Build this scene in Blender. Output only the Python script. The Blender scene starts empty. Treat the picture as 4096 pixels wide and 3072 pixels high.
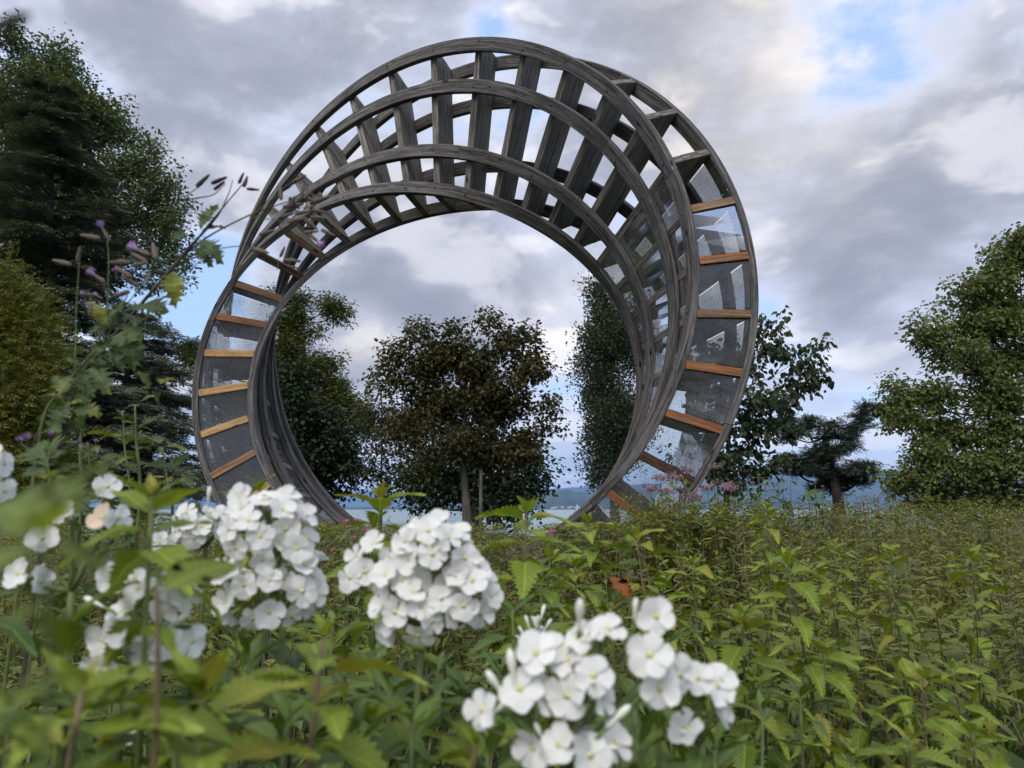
import bpy, math, random
import numpy as np
from mathutils import Matrix, Vector

random.seed(7)
rng = np.random.default_rng(7)
scene = bpy.context.scene
PI = math.pi
CAMZ = 1.215          # eye height above the meadow ground
FPX = 2841.0          # focal length in photo pixels (4096 wide)
HROW = 2037.0         # photo row of the horizon

# ------------------------------------------------------------------ camera
cam_data = bpy.data.cameras.new("camera")
cam = bpy.data.objects.new("camera", cam_data)
scene.collection.objects.link(cam)
scene.camera = cam
PITCH = math.atan((HROW - 1536.0) / FPX)
cam.location = (0, 0, CAMZ)
cam.rotation_euler = (PI / 2 + PITCH, 0, 0)
cam_data.sensor_width = 36.0
cam_data.lens = FPX / 4096.0 * 36.0
cam_data.clip_start = 0.02
cam_data.clip_end = 60000.0
cam_data.dof.use_dof = True
cam_data.dof.focus_distance = 6.0
cam_data.dof.aperture_fstop = 7.5

# ------------------------------------------------------------------ sun
SUN_EL, SUN_AZ = math.radians(48), math.radians(200)   # azimuth clockwise from +Y
sun_data = bpy.data.lights.new("sun", 'SUN')
sun_data.energy = 1.5
sun_data.angle = math.radians(40)
sun_data.color = (1.0, 0.95, 0.88)
sun = bpy.data.objects.new("sun", sun_data)
scene.collection.objects.link(sun)
sdir = Vector((math.sin(SUN_AZ) * math.cos(SUN_EL), math.cos(SUN_AZ) * math.cos(SUN_EL), math.sin(SUN_EL)))
sun.rotation_euler = sdir.to_track_quat('Z', 'Y').to_euler()
sun.location = sdir * 50

scene.view_settings.view_transform = 'Standard'
scene.view_settings.look = 'None'
scene.view_settings.exposure = 0.93
scene.view_settings.gamma = 1.0
scene.render.engine = 'CYCLES'
scene.cycles.use_denoising = True
scene.cycles.max_bounces = 6
scene.cycles.diffuse_bounces = 2
scene.cycles.glossy_bounces = 3
scene.cycles.use_adaptive_sampling = True
scene.cycles.adaptive_threshold = 0.02
scene.cycles.transparent_max_bounces = 24
scene.cycles.volume_bounces = 0
scene.cycles.caustics_reflective = False
scene.cycles.caustics_refractive = False


def pix_dir(px, py):
    cp, sp = math.cos(PITCH), math.sin(PITCH)
    x, u = px - 2048.0, 1536.0 - py
    return Vector((x, FPX * cp - u * sp, FPX * sp + u * cp))


def at(px, py, Y):
    """world point at forward distance Y seen at photo pixel (px, py)"""
    d = pix_dir(px, py)
    return Vector((0, 0, CAMZ)) + d * (Y / d.y)


# ------------------------------------------------------------------ node helpers
class NT:
    def __init__(self, tree):
        self.t = tree
        self.n = tree.nodes
        self.l = tree.links

    def node(self, kind, **kw):
        nd = self.n.new(kind)
        for k, v in kw.items():
            setattr(nd, k, v)
        return nd

    def link(self, a, b):
        self.l.new(a, b)

    def inp(self, sock, v):
        if isinstance(v, bpy.types.NodeSocket):
            self.l.new(v, sock)
        elif isinstance(v, (tuple, list)) and len(v) == 3 and sock.type == 'RGBA':
            sock.default_value = (*v, 1)
        else:
            sock.default_value = v

    def math(self, op, a, b=None, c=None, clamp=False):
        nd = self.node('ShaderNodeMath', operation=op, use_clamp=clamp)
        for s, v in zip(nd.inputs, (a, b, c)):
            if v is not None:
                self.inp(s, v)
        return nd.outputs[0]

    def vmath(self, op, a, b=None, out=0):
        nd = self.node('ShaderNodeVectorMath', operation=op)
        self.inp(nd.inputs[0], a)
        if b is not None:
            self.inp(nd.inputs[1], b)
        return nd.outputs[out]

    def noise(self, vec, scale, detail=4, rough=.55, dist=0.0, dim='3D'):
        nd = self.node('ShaderNodeTexNoise', noise_dimensions=dim)
        if vec is not None:
            self.link(vec, nd.inputs['Vector'])
        nd.inputs['Scale'].default_value = scale
        nd.inputs['Detail'].default_value = detail
        nd.inputs['Roughness'].default_value = rough
        nd.inputs['Distortion'].default_value = dist
        return nd.outputs[0]

    def ramp(self, fac, stops, interp='LINEAR'):
        nd = self.node('ShaderNodeValToRGB')
        nd.color_ramp.interpolation = interp
        el = nd.color_ramp.elements
        while len(el) > 1:
            el.remove(el[-1])
        for i, (p, c) in enumerate(stops):
            e = el[0] if i == 0 else el.new(p)
            e.position = p
            if not isinstance(c, (tuple, list)):
                c = (c, c, c)
            e.color = (*c, 1)
        self.link(fac, nd.inputs[0])
        return nd.outputs[0]

    def mix(self, fac, a, b, mode='MIX'):
        nd = self.node('ShaderNodeMix', data_type='RGBA', blend_type=mode)
        self.inp(nd.inputs[0], fac)
        self.inp(nd.inputs[6], a)
        self.inp(nd.inputs[7], b)
        return nd.outputs[2]

    def smooth(self, v, a, b):
        nd = self.node('ShaderNodeMapRange', interpolation_type='SMOOTHSTEP')
        self.inp(nd.inputs[0], v)
        nd.inputs[1].default_value = a
        nd.inputs[2].default_value = b
        return nd.outputs[0]


# ------------------------------------------------------------------ world: evening sky with broken grey cloud
world = bpy.data.worlds.new("World")
scene.world = world
world.use_nodes = True
world.cycles.sampling_method = 'MANUAL'
world.cycles.sample_map_resolution = 256
W_ = NT(world.node_tree)
W_.n.clear()
w_out = W_.node('ShaderNodeOutputWorld')
w_bg = W_.node('ShaderNodeBackground')
SKY_STRENGTH = 0.1
w_bg.inputs[1].default_value = SKY_STRENGTH
W_.link(w_bg.outputs[0], w_out.inputs[0])
sky = W_.node('ShaderNodeTexSky', sky_type='NISHITA')
sky.sun_disc = False
sky.sun_elevation = SUN_EL
sky.sun_rotation = SUN_AZ
sky.altitude = 400
sky.air_density = 1.3
sky.dust_density = 1.5
sky.ozone_density = 2.0
tc = W_.node('ShaderNodeTexCoord')
gen = tc.outputs['Generated']
sep = W_.node('ShaderNodeSeparateXYZ')
W_.link(gen, sep.inputs[0])


def blob(px, py, sig):
    """soft patch of sky round a direction, 1 at its centre"""
    d = pix_dir(px, py).normalized()
    dist = W_.vmath('DISTANCE', gen, tuple(d), out=1)
    q = W_.math('DIVIDE', dist, sig)
    return W_.math('EXPONENT', W_.math('MULTIPLY', W_.math('MULTIPLY', q, q), -1.0))


# cloud bodies: one noise field, sampled again a little higher up, gives lit tops and grey bellies
warp = W_.node('ShaderNodeTexNoise')
W_.link(gen, warp.inputs['Vector'])
warp.inputs['Scale'].default_value = 2.6
warp.inputs['Detail'].default_value = 2
wv = W_.vmath('SCALE', W_.vmath('SUBTRACT', warp.outputs['Color'], (.5, .5, .5)))
wv.node.inputs['Scale'].default_value = 0.16
gs = W_.vmath('ADD', W_.vmath('MULTIPLY', W_.vmath('ADD', gen, wv), (1.0, 1.0, 1.75)), (3.1, 1.7, .4))
SC = 3.3
nA = W_.noise(gs, SC, 9, .56)
nB = W_.noise(W_.vmath('ADD', gs, (.035, -.01, .085)), SC, 5, .56)
nL = W_.noise(gs, 1.1, 2, .5)
cov = W_.math('ADD', W_.math('MULTIPLY', nA, .80), W_.math('MULTIPLY', nL, .28))
for (px, py, s, a) in [(3560, 300, .12, -.115), (3350, 130, .08, -.09), (900, 1060, .05, -.10), (760, 1290, .05, -.10), (2150, 950, .045, -.08),
                       (1960, 110, .03, -.13), (2230, 1560, .07, -.13), (3050, 1290, .05, -.12), (1480, 1330, .05, -.10), (3050, 480, .03, -.05),
                       (1300, 500, .35, .07), (3350, 720, .14, .10), (2750, 300, .16, .08), (500, 500, .25, .07), (3700, 560, .06, .06), (4020, 300, .07, .12), (1900, 1050, .12, .06), (3450, 1270, .05, .07), (1460, 1470, .045, .08)]:
    cov = W_.math('ADD', cov, W_.math('MULTIPLY', blob(px, py, s), a))
mask = W_.smooth(cov, .445, .545)
thick = W_.smooth(cov, .49, .66)
rel = W_.smooth(W_.math('SUBTRACT', nA, nB), -.10, .15)
k = 1.0 / SKY_STRENGTH
thin_c = (.42 * k, .445 * k, .545 * k)
mid_c = (.295 * k, .302 * k, .352 * k)
dark_c = (.170 * k, .184 * k, .225 * k)
lit_c = (.76 * k, .73 * k, .73 * k)
ccol = W_.mix(thick, thin_c, mid_c)
ccol = W_.mix(W_.math('MULTIPLY', W_.math('SUBTRACT', 1.0, rel), W_.math('MULTIPLY', thick, .85), clamp=True), ccol, dark_c)
ccol = W_.mix(W_.math('MULTIPLY', W_.smooth(rel, .45, 1.0), W_.math('SUBTRACT', .75, W_.math('MULTIPLY', thick, .50)), clamp=True), ccol, lit_c)
# thin cloud where the low sun glows through
glow = W_.math('ADD', W_.math('MULTIPLY', blob(3130, 170, .15), .95), W_.math('ADD', W_.math('MULTIPLY', blob(1450, 1440, .05), .45), W_.math('MULTIPLY', blob(2290, 1260, .05), .45)))
glow = W_.math('MULTIPLY', glow, W_.math('ADD', .25, W_.math('MULTIPLY', rel, .75)), clamp=True)
ccol = W_.mix(glow, ccol, (.76 * k, .68 * k, .56 * k))
skycol = W_.mix(.62, sky.outputs[0], (.31 * k, .44 * k, .70 * k))
lowband = W_.math('SUBTRACT', 1.0, W_.smooth(sep.outputs[2], .02, .17))
col = W_.mix(W_.math('MULTIPLY', mask, W_.math('SUBTRACT', 1.0, W_.math('MULTIPLY', lowband, .7))), skycol, ccol)
# flat streaks of cloud low over the lake
st = W_.noise(W_.vmath('MULTIPLY', gen, (2.0, 2.0, 24.0)), 1.5, 5, .55)
low = W_.math('SUBTRACT', 1.0, W_.smooth(sep.outputs[2], .05, .22))
streak = W_.math('MULTIPLY', W_.smooth(st, .44, .60), low)
col = W_.mix(W_.math('MULTIPLY', streak, .85), col, (.60 * k, .60 * k, .64 * k))
W_.link(col, w_bg.inputs[0])


# ------------------------------------------------------------------ mesh helpers
COL = scene.collection


def put(o, parent=None, M=None):
    COL.objects.link(o)
    if parent is not None:
        o.parent = parent
    if M is not None:
        o.matrix_local = M
    return o


def tag(o, label=None, cat=None, group=None, kind=None):
    if label:
        o["label"] = label
    if cat:
        o["category"] = cat
    if group:
        o["group"] = group
    if kind:
        o["kind"] = kind
    return o


def empty(name, loc=(0, 0, 0), parent=None):
    o = bpy.data.objects.new(name, None)
    o.empty_display_size = .1
    put(o, parent)
    o.location = loc
    return o


def make_mesh(name, V, L, T, mat, shade=None, uv=None, smooth=False):
    """V (n,3) verts, L flat loop indices, T loop totals"""
    V = np.ascontiguousarray(V, dtype=np.float32)
    L = np.ascontiguousarray(L, dtype=np.int32)
    T = np.ascontiguousarray(T, dtype=np.int32)
    me = bpy.data.meshes.new(name)
    me.vertices.add(len(V))
    me.vertices.foreach_set('co', V.ravel())
    me.loops.add(len(L))
    me.loops.foreach_set('vertex_index', L)
    me.polygons.add(len(T))
    starts = np.zeros(len(T), np.int32)
    starts[1:] = np.cumsum(T)[:-1]
    me.polygons.foreach_set('loop_start', starts)
    me.polygons.foreach_set('loop_total', T)
    if shade is not None:
        a = me.attributes.new('shade', 'FLOAT', 'POINT')
        a.data.foreach_set('value', np.ascontiguousarray(shade, dtype=np.float32))
    if uv is not None:
        lay = me.uv_layers.new(name='UVMap')
        lay.data.foreach_set('uv', np.ascontiguousarray(uv, dtype=np.float32).ravel())
    me.polygons.foreach_set('use_smooth', np.full(len(T), bool(smooth)))
    me.update(calc_edges=True)
    me.validate()
    if mat:
        me.materials.append(mat)
    return me


class MB:
    """collects pieces into one mesh"""
    def __init__(self):
        self.V, self.L, self.T, self.S, self.n = [], [], [], [], 0

    def add(self, V, L, T, shade=.5):
        V = np.asarray(V, dtype=np.float32).reshape(-1, 3)
        self.V.append(V)
        self.L.append(np.asarray(L, dtype=np.int64) + self.n)
        self.T.append(np.asarray(T, dtype=np.int32))
        self.S.append(np.full(len(V), shade, np.float32) if np.isscalar(shade) else np.asarray(shade, np.float32))
        self.n += len(V)

    def scatter(self, tpl, M, shade):
        """copies of a template at n matrices (n,3,4)"""
        V, L, T = tpl
        n, kk = len(M), len(V)
        P = np.einsum('nij,kj->nki', M[:, :, :3], V) + M[:, None, :, 3]
        LL = (np.asarray(L)[None, :] + (np.arange(n) * kk)[:, None]).ravel()
        self.add(P.reshape(-1, 3), LL, np.tile(T, n), np.repeat(shade, kk))

    def tube(self, pts, radii, sides=6, shade=.5, cap=True):
        V, L, T = tube_arrays(pts, radii, sides, cap)
        self.add(V, L, T, shade)

    def mesh(self, name, mat, smooth=False):
        return make_mesh(name, np.concatenate(self.V), np.concatenate(self.L), np.concatenate(self.T), mat, np.concatenate(self.S), smooth=smooth)

    def build(self, name, mat, parent=None, smooth=False):
        o = bpy.data.objects.new(name, self.mesh(name, mat, smooth))
        return put(o, parent)


def tube_arrays(pts, radii, sides=6, cap=True):
    P = np.asarray([tuple(p) for p in pts], float)
    n = len(P)
    R = np.broadcast_to(np.asarray(radii, float), (n,))
    tan = np.gradient(P, axis=0)
    tan /= np.linalg.norm(tan, axis=1)[:, None] + 1e-12
    ref = np.array([0., 0, 1.]) if abs(tan[0][2]) < .9 else np.array([1., 0, 0])
    V = []
    a = np.linspace(0, 2 * PI, sides, endpoint=False)
    for i in range(n):
        u = np.cross(tan[i], ref)
        u /= np.linalg.norm(u) + 1e-12
        v = np.cross(tan[i], u)
        ref = -np.cross(tan[i], u) if False else ref
        V.append(P[i] + R[i] * (np.cos(a)[:, None] * u + np.sin(a)[:, None] * v))
    V = np.concatenate(V)
    L, T = [], []
    for i in range(n - 1):
        for j in range(sides):
            j2 = (j + 1) % sides
            L += [i * sides + j, i * sides + j2, (i + 1) * sides + j2, (i + 1) * sides + j]
            T.append(4)
    if cap:
        L += list(range((n - 1) * sides, n * sides))
        T.append(sides)
        L += list(range(sides))[::-1]
        T.append(sides)
    return V, L, T


def frames(pos, xdir, nrm, scale):
    """(n,3,4) matrices: template X along xdir, Z near nrm"""
    x = xdir / (np.linalg.norm(xdir, axis=1)[:, None] + 1e-9)
    y = np.cross(nrm, x)
    y /= np.linalg.norm(y, axis=1)[:, None] + 1e-9
    z = np.cross(x, y)
    s = np.broadcast_to(np.asarray(scale, float), (len(pos),))[:, None]
    return np.stack([x * s, y * s, z * s, pos], -1)


def frame4(pos, xdir, nrm, s=1.0):
    m = frames(np.array([pos], float), np.array([xdir], float), np.array([nrm], float), s)[0]
    return Matrix([list(m[0]), list(m[1]), list(m[2]), [0, 0, 0, 1]])


def smooth_path(pts, n):
    """smooth curve through pts; tangents are kept short so that uneven spacing never overshoots"""
    P = [np.array(tuple(p), float) for p in pts]
    m = len(P)
    tg = []
    for i in range(m):
        a, b = P[max(i - 1, 0)], P[min(i + 1, m - 1)]
        d = (b - a) / (np.linalg.norm(b - a) + 1e-12)
        ls = [np.linalg.norm(P[i] - P[q]) for q in (i - 1, i + 1) if 0 <= q < m]
        tg.append(d * min(ls))
    out = []
    for t in np.linspace(0, m - 1 - 1e-9, n):
        i = int(t)
        u = t - i
        h1 = 2 * u ** 3 - 3 * u * u + 1
        h2 = u ** 3 - 2 * u * u + u
        h3 = -2 * u ** 3 + 3 * u * u
        h4 = u ** 3 - u * u
        out.append(h1 * P[i] + h2 * tg[i] + h3 * P[i + 1] + h4 * tg[i + 1])
    return np.array(out)


# ------------------------------------------------------------------ leaf templates (length 1 along +X)
def leaf_tpl(n=6, width=.24, peak=.35, teeth=0.0, fold=.10, droop=.25, twist=0.0, petiole=.08, wav=0.0):
    V, L, T = [], [], []
    def zf(t, s):
        return -droop * t * t + wav * math.sin(t * 14 + s) * .02
    mids, left, right = [], [], []
    ts = np.linspace(0, 1, n + 1)
    for t in ts:
        V.append((petiole + t * (1 - petiole), 0, zf(t, 0)))
        mids.append(len(V) - 1)
    def w(t):
        a = peak
        return width * ((t / a) ** .75 if t < a else ((1 - t) / (1 - a)) ** 1.05 * (1 + .55 * (t - a) / (1 - a)))
    for s, arr in ((1, left), (-1, right)):
        for t in ts[1:-1]:
            ww = w(t) * (1 - teeth * .5)
            V.append((petiole + t * (1 - petiole), s * ww, zf(t, s) + fold * ww / width * .5 + twist * s * t))
            arr.append(len(V) - 1)
        seq = [mids[0]] + arr + [mids[-1]]
        for i in range(n):
            a, b, c, d = mids[i], mids[i + 1], seq[i + 1], seq[i]
            q = [a, b, c, d]
            q = [v for j, v in enumerate(q) if v not in q[:j]]
            if s < 0:
                q = q[::-1]
            L += q
            T.append(len(q))
        if teeth > 0:
            for i in range(n - 1):
                t0, t1 = ts[i], ts[i + 1]
                tm = t0 + (t1 - t0) * 1.05
                ww = w(min((t0 + t1) / 2, 1)) * (1 + teeth * .55)
                V.append((petiole + tm * (1 - petiole), s * ww, zf(tm, s) + fold * ww / width * .5 + twist * s * tm))
                tip = len(V) - 1
                q = [seq[i], seq[i + 1], tip] if s > 0 else [seq[i + 1], seq[i], tip]
                L += q[::-1]
                T.append(3)
    V = np.array(V)
    return V, np.array(L), np.array(T)


def quad_leaf(width=.32, fold=.08):
    V = np.array([(0, 0, 0), (.45, width, fold), (1, 0, -.06), (.45, -width, fold)])
    return V, np.array([0, 2, 1, 0, 3, 2]), np.array([3, 3])


def six_leaf(width=.36, fold=.10, droop=.2):
    V = np.array([(0, 0, 0), (.5, 0, -droop * .25), (1, 0, -droop), (.3, width * .85, fold), (.68, width * .8, fold - droop * .4), (.3, -width * .85, fold), (.68, -width * .8, fold - droop * .4)])
    return V, np.array([0, 1, 3, 1, 4, 3, 1, 2, 4, 0, 5, 1, 1, 5, 6, 1, 6, 2]), np.array([3] * 6)


def lobed_leaf(width=.5, droop=.2):
    """maple or plane leaf, five points"""
    V = [(.22, 0, -.02)]
    ang = [180, 120, 95, 62, 38, 18, 0, -18, -38, -62, -95, -120]
    rad = [.22, .30, .55, .36, .72, .42, .80, .42, .72, .36, .55, .30]
    for a, r in zip(ang, rad):
        x = .22 + r * math.cos(math.radians(a))
        y = r * math.sin(math.radians(a)) * width * 1.5
        V.append((x, y, .08 * abs(y) - droop * max(x, 0) ** 2))
    L, T = [], []
    for i in range(12):
        L += [0, 1 + (i + 1) % 12, 1 + i]
        T.append(3)
    return np.array(V), np.array(L), np.array(T)


def spray_tpl(n=5, spread=.55, w=.05, droop=.12):
    """a flat conifer spray: a few thin blades from one twig"""
    V, L, T = [], [], []
    for i in range(n):
        t = i / max(n - 1, 1)
        x0 = .55 * t
        a = (1 if i % 2 else -1) * spread * (1 - .6 * t)
        ln = .5 * (1 - .35 * t)
        dx, dy = math.cos(a) * ln, math.sin(a) * ln
        nx, ny = -math.sin(a) * w, math.cos(a) * w
        b = len(V)
        V += [(x0 - nx * .5, -ny * .5, -droop * x0), (x0 + dx * .6 - nx, dy * .6 - ny, -droop * (x0 + dx * .6)), (x0 + dx, dy, -droop * (x0 + dx) * 1.3), (x0 + dx * .6 + nx, dy * .6 + ny, -droop * (x0 + dx * .6) + .02)]
        L += [b, b + 1, b + 2, b + 3]
        T.append(4)
    return np.array(V), np.array(L), np.array(T)


# ------------------------------------------------------------------ materials
MATS = {}


def new_mat(name):
    m = bpy.data.materials.new(name)
    m.use_nodes = True
    t = NT(m.node_tree)
    t.n.clear()
    out = t.node('ShaderNodeOutputMaterial')
    MATS[name] = m
    return m, t, out


def leaf_mat(name, c0, c1, trans=.3, rough=.5, spec=.35, yellow=None, per_object=False, nscale=1.2, veins=False, yamt=.62):
    """c0..c1: the range of leaf greens; single leaves and patches differ"""
    m, t, out = new_mat(name)
    geo = t.node('ShaderNodeNewGeometry')
    pos = geo.outputs['Position']
    if per_object:
        oi = t.node('ShaderNodeObjectInfo')
        r = oi.outputs['Random']
    else:
        at_ = t.node('ShaderNodeAttribute', attribute_name='shade')
        r = at_.outputs['Fac']
    patch = t.noise(pos, nscale, 3, .5)
    f = t.math('ADD', t.math('MULTIPLY', r, .6), t.math('MULTIPLY', t.smooth(patch, .3, .7), .4))
    col = t.mix(f, c0, c1)
    if yellow:
        yn = t.noise(pos, nscale * 9 if not per_object else 30.0, 3, .6)
        col = t.mix(t.math('MULTIPLY', t.smooth(t.math('ADD', t.math('MULTIPLY', yn, .55), t.math('MULTIPLY', r, .45)), yamt, yamt + .15), .85), col, yellow)
    if veins:
        tc_ = t.node('ShaderNodeTexCoord')
        sp = t.node('ShaderNodeSeparateXYZ')
        t.link(tc_.outputs['Object'], sp.inputs[0])
        ay = t.math('ABSOLUTE', sp.outputs[1])
        ph = t.math('ADD', t.math('MULTIPLY', t.math('SUBTRACT', sp.outputs[0], t.math('MULTIPLY', ay, 1.1)), 62.0), 0.0)
        side = t.smooth(t.math('SINE', ph), .78, 1.0)
        midr = t.math('SUBTRACT', 1.0, t.smooth(ay, .006, .022))
        v = t.math('MAXIMUM', t.math('MULTIPLY', side, .5), midr)
        col = t.mix(t.math('MULTIPLY', v, .35), col, tuple(min(1, c * 1.9 + .02) for c in c1))
    p = t.node('ShaderNodeBsdfPrincipled')
    t.link(col, p.inputs['Base Color'])
    p.inputs['Roughness'].default_value = rough
    p.inputs['Specular IOR Level'].default_value = spec
    tr = t.node('ShaderNodeBsdfTranslucent')
    t.link(t.mix(1.0, col, (1.25, 1.2, .55), 'MULTIPLY'), tr.inputs[0])
    mx = t.node('ShaderNodeMixShader')
    mx.inputs[0].default_value = trans
    t.link(p.outputs[0], mx.inputs[1])
    t.link(tr.outputs[0], mx.inputs[2])
    if per_object:
        bn = t.noise(pos, 220.0, 2, .5)
        bp = t.node('ShaderNodeBump')
        bp.inputs['Strength'].default_value = .25
        bp.inputs['Distance'].default_value = .002
        t.link(bn, bp.inputs['Height'])
        t.link(bp.outputs[0], p.inputs['Normal'])
    t.link(mx.outputs[0], out.inputs[0])
    return m


def plain_mat(name, c0, c1, scale=8.0, rough=.8, spec=.3, bump=.0, bscale=60, stretch=(1, 1, 1), detail=5):
    m, t, out = new_mat(name)
    tc_ = t.node('ShaderNodeTexCoord')
    v = t.vmath('MULTIPLY', tc_.outputs['Object'], stretch)
    n = t.noise(v, scale, detail, .6)
    p = t.node('ShaderNodeBsdfPrincipled')
    t.link(t.mix(t.smooth(n, .3, .7), c0, c1), p.inputs['Base Color'])
    p.inputs['Roughness'].default_value = rough
    p.inputs['Specular IOR Level'].default_value = spec
    if bump:
        bn = t.noise(v, bscale, 4, .6)
        bp = t.node('ShaderNodeBump')
        bp.inputs['Strength'].default_value = bump
        bp.inputs['Distance'].default_value = .02
        t.link(bn, bp.inputs['Height'])
        t.link(bp.outputs[0], p.inputs['Normal'])
    t.link(p.outputs[0], out.inputs[0])
    return m


def wood_mat(name, c_dark, c_mid, c_light, rough=.75, spec=.25, stain=.5, knots=True, crack=.6, weather=0.0):
    """grain runs along U of the UV map (metres)"""
    m, t, out = new_mat(name)
    uvn = t.node('ShaderNodeUVMap', uv_map='UVMap')
    oi = t.node('ShaderNodeObjectInfo')
    off = t.node('ShaderNodeCombineXYZ')
    t.link(t.math('MULTIPLY', oi.outputs['Random'], 37.0), off.inputs[0])
    t.link(t.math('MULTIPLY', oi.outputs['Random'], 11.0), off.inputs[1])
    uv = t.vmath('ADD', uvn.outputs[0], off.outputs[0])
    wob = t.noise(t.vmath('MULTIPLY', uv, (1.5, 6, 1)), 1.0, 2, .5)
    wv_ = t.node('ShaderNodeCombineXYZ')
    t.link(t.math('MULTIPLY', t.math('SUBTRACT', wob, .5), .05), wv_.inputs[1])
    uvw = t.vmath('ADD', uv, wv_.outputs[0])
    grain = t.noise(t.vmath('MULTIPLY', uvw, (1.6, 48, 1)), 1.0, 5, .6)
    fine = t.noise(t.vmath('MULTIPLY', uvw, (9, 230, 1)), 1.0, 3, .6)
    big = t.noise(t.vmath('MULTIPLY', uv, (1.2, 3, 1)), 1.0, 4, .6)
    g = t.math('ADD', t.math('MULTIPLY', grain, .62), t.math('MULTIPLY', fine, .38))
    col = t.ramp(g, [(.40, c_dark), (.5, c_mid), (.61, c_light)])
    col = t.mix(t.math('MULTIPLY', t.smooth(big, .48, .72), stain), col, tuple(c * .55 for c in c_mid))
    blot = t.noise(t.vmath('MULTIPLY', uv, (5, 14, 1)), 1.0, 4, .65)
    col = t.mix(t.math('MULTIPLY', t.smooth(blot, .60, .70), stain * .7), col, c_light)
    if weather:
        wn = t.noise(t.vmath('MULTIPLY', uv, (2.5, 9, 1)), 1.3, 5, .65)
        col = t.mix(t.math('MULTIPLY', t.smooth(wn, .46, .64), weather), col, (.15, .125, .105))
    height = g
    ck = t.noise(t.vmath('MULTIPLY', uvw, (.9, 30, 1)), 1.7, 2, .4)
    ck = t.math('MULTIPLY', t.math('SUBTRACT', 1.0, t.smooth(t.math('ABSOLUTE', t.math('SUBTRACT', ck, .5)), .0, .014)), crack)
    col = t.mix(ck, col, (.012, .011, .010))
    height = t.math('SUBTRACT', height, t.math('MULTIPLY', ck, .6))
    if knots:
        vo = t.node('ShaderNodeTexVoronoi', feature='F1')
        t.link(t.vmath('MULTIPLY', uv, (3.2, 9, 1)), vo.inputs['Vector'])
        vo.inputs['Scale'].default_value = 1.0
        kn = t.math('SUBTRACT', 1.0, t.smooth(vo.outputs['Distance'], .07, .17))
        rnd = t.node('ShaderNodeSeparateColor')
        t.link(vo.outputs['Color'], rnd.inputs[0])
        kn = t.math('MULTIPLY', kn, t.smooth(rnd.outputs[0], .30, .35))
        col = t.mix(kn, col, tuple(c * .25 for c in c_dark))
    p = t.node('ShaderNodeBsdfPrincipled')
    t.link(col, p.inputs['Base Color'])
    p.inputs['Roughness'].default_value = rough
    p.inputs['Specular IOR Level'].default_value = spec
    bp = t.node('ShaderNodeBump')
    bp.inputs['Strength'].default_value = .5
    bp.inputs['Distance'].default_value = .006
    t.link(height, bp.inputs['Height'])
    t.link(bp.outputs[0], p.inputs['Normal'])
    t.link(p.outputs[0], out.inputs[0])
    return m


grey_wood = wood_mat('weathered_grey_wood', (.028, .025, .022), (.098, .090, .084), (.215, .203, .20), stain=.75, crack=.8)
board_wood = wood_mat('weathered_board_wood', (.045, .040, .032), (.145, .132, .110), (.31, .29, .255), stain=.4, crack=.8)
warm_woods = {
    'orange': wood_mat('orange_varnished_wood', (.12, .045, .015), (.29, .115, .04), (.40, .18, .07), rough=.6, spec=.35, stain=.4, crack=.5, weather=.45),
    'ochre': wood_mat('ochre_wood', (.28, .15, .055), (.47, .27, .10), (.56, .36, .16), rough=.6, stain=.25, crack=.5, weather=.45),
    'brown': wood_mat('brown_wood', (.10, .05, .022), (.24, .13, .065), (.36, .24, .15), rough=.7, stain=.4, crack=.5, weather=.6),
    'red': wood_mat('red_brown_wood', (.10, .03, .014), (.20, .062, .028), (.29, .10, .05), rough=.55, spec=.4, stain=.4, crack=.5, weather=.5),
    'black': wood_mat('blackened_wood', (.02, .012, .008), (.05, .028, .016), (.20, .09, .035), rough=.7, stain=.6, crack=.8),
}


def acrylic_mat():
    """rain-spotted, slightly clouded clear panel"""
    m, t, out = new_mat('rain_spotted_panel')
    geo = t.node('ShaderNodeNewGeometry')
    pos = geo.outputs['Position']
    dirt = t.noise(pos, 2.2, 5, .65)
    vo = t.node('ShaderNodeTexVoronoi', feature='F1')
    t.link(pos, vo.inputs['Vector'])
    vo.inputs['Scale'].default_value = 34.0
    rs = t.node('ShaderNodeSeparateColor')
    t.link(vo.outputs['Color'], rs.inputs[0])
    drop = t.math('MULTIPLY', t.math('SUBTRACT', 1.0, t.smooth(vo.outputs['Distance'], .13, .24)), t.smooth(rs.outputs[0], .45, .5))
    bp = t.node('ShaderNodeBump')
    bp.inputs['Strength'].default_value = .8
    bp.inputs['Distance'].default_value = .004
    t.link(drop, bp.inputs['Height'])
    tr = t.node('ShaderNodeBsdfTransparent')
    t.link(t.mix(drop, t.mix(t.smooth(dirt, .35, .75), (.96, .97, .965), (.90, .91, .915)), (.45, .46, .48)), tr.inputs[0])
    gl = t.node('ShaderNodeBsdfGlossy')
    gl.inputs['Color'].default_value = (.9, .92, .95, 1)
    gl.inputs['Roughness'].default_value = .07
    t.link(bp.outputs[0], gl.inputs['Normal'])
    fr = t.node('ShaderNodeFresnel')
    fr.inputs[0].default_value = 1.49
    mx = t.node('ShaderNodeMixShader')
    t.link(t.math('MULTIPLY', fr.outputs[0], .6, clamp=True), mx.inputs[0])
    t.link(tr.outputs[0], mx.inputs[1])
    t.link(gl.outputs[0], mx.inputs[2])
    df = t.node('ShaderNodeBsdfDiffuse')
    df.inputs[0].default_value = (.36, .36, .365, 1)
    mx2 = t.node('ShaderNodeMixShader')
    t.link(t.math('ADD', .03, t.math('MULTIPLY', t.smooth(dirt, .42, .8), .07)), mx2.inputs[0])
    t.link(mx.outputs[0], mx2.inputs[1])
    t.link(df.outputs[0], mx2.inputs[2])
    t.link(mx2.outputs[0], out.inputs[0])
    return m


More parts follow.
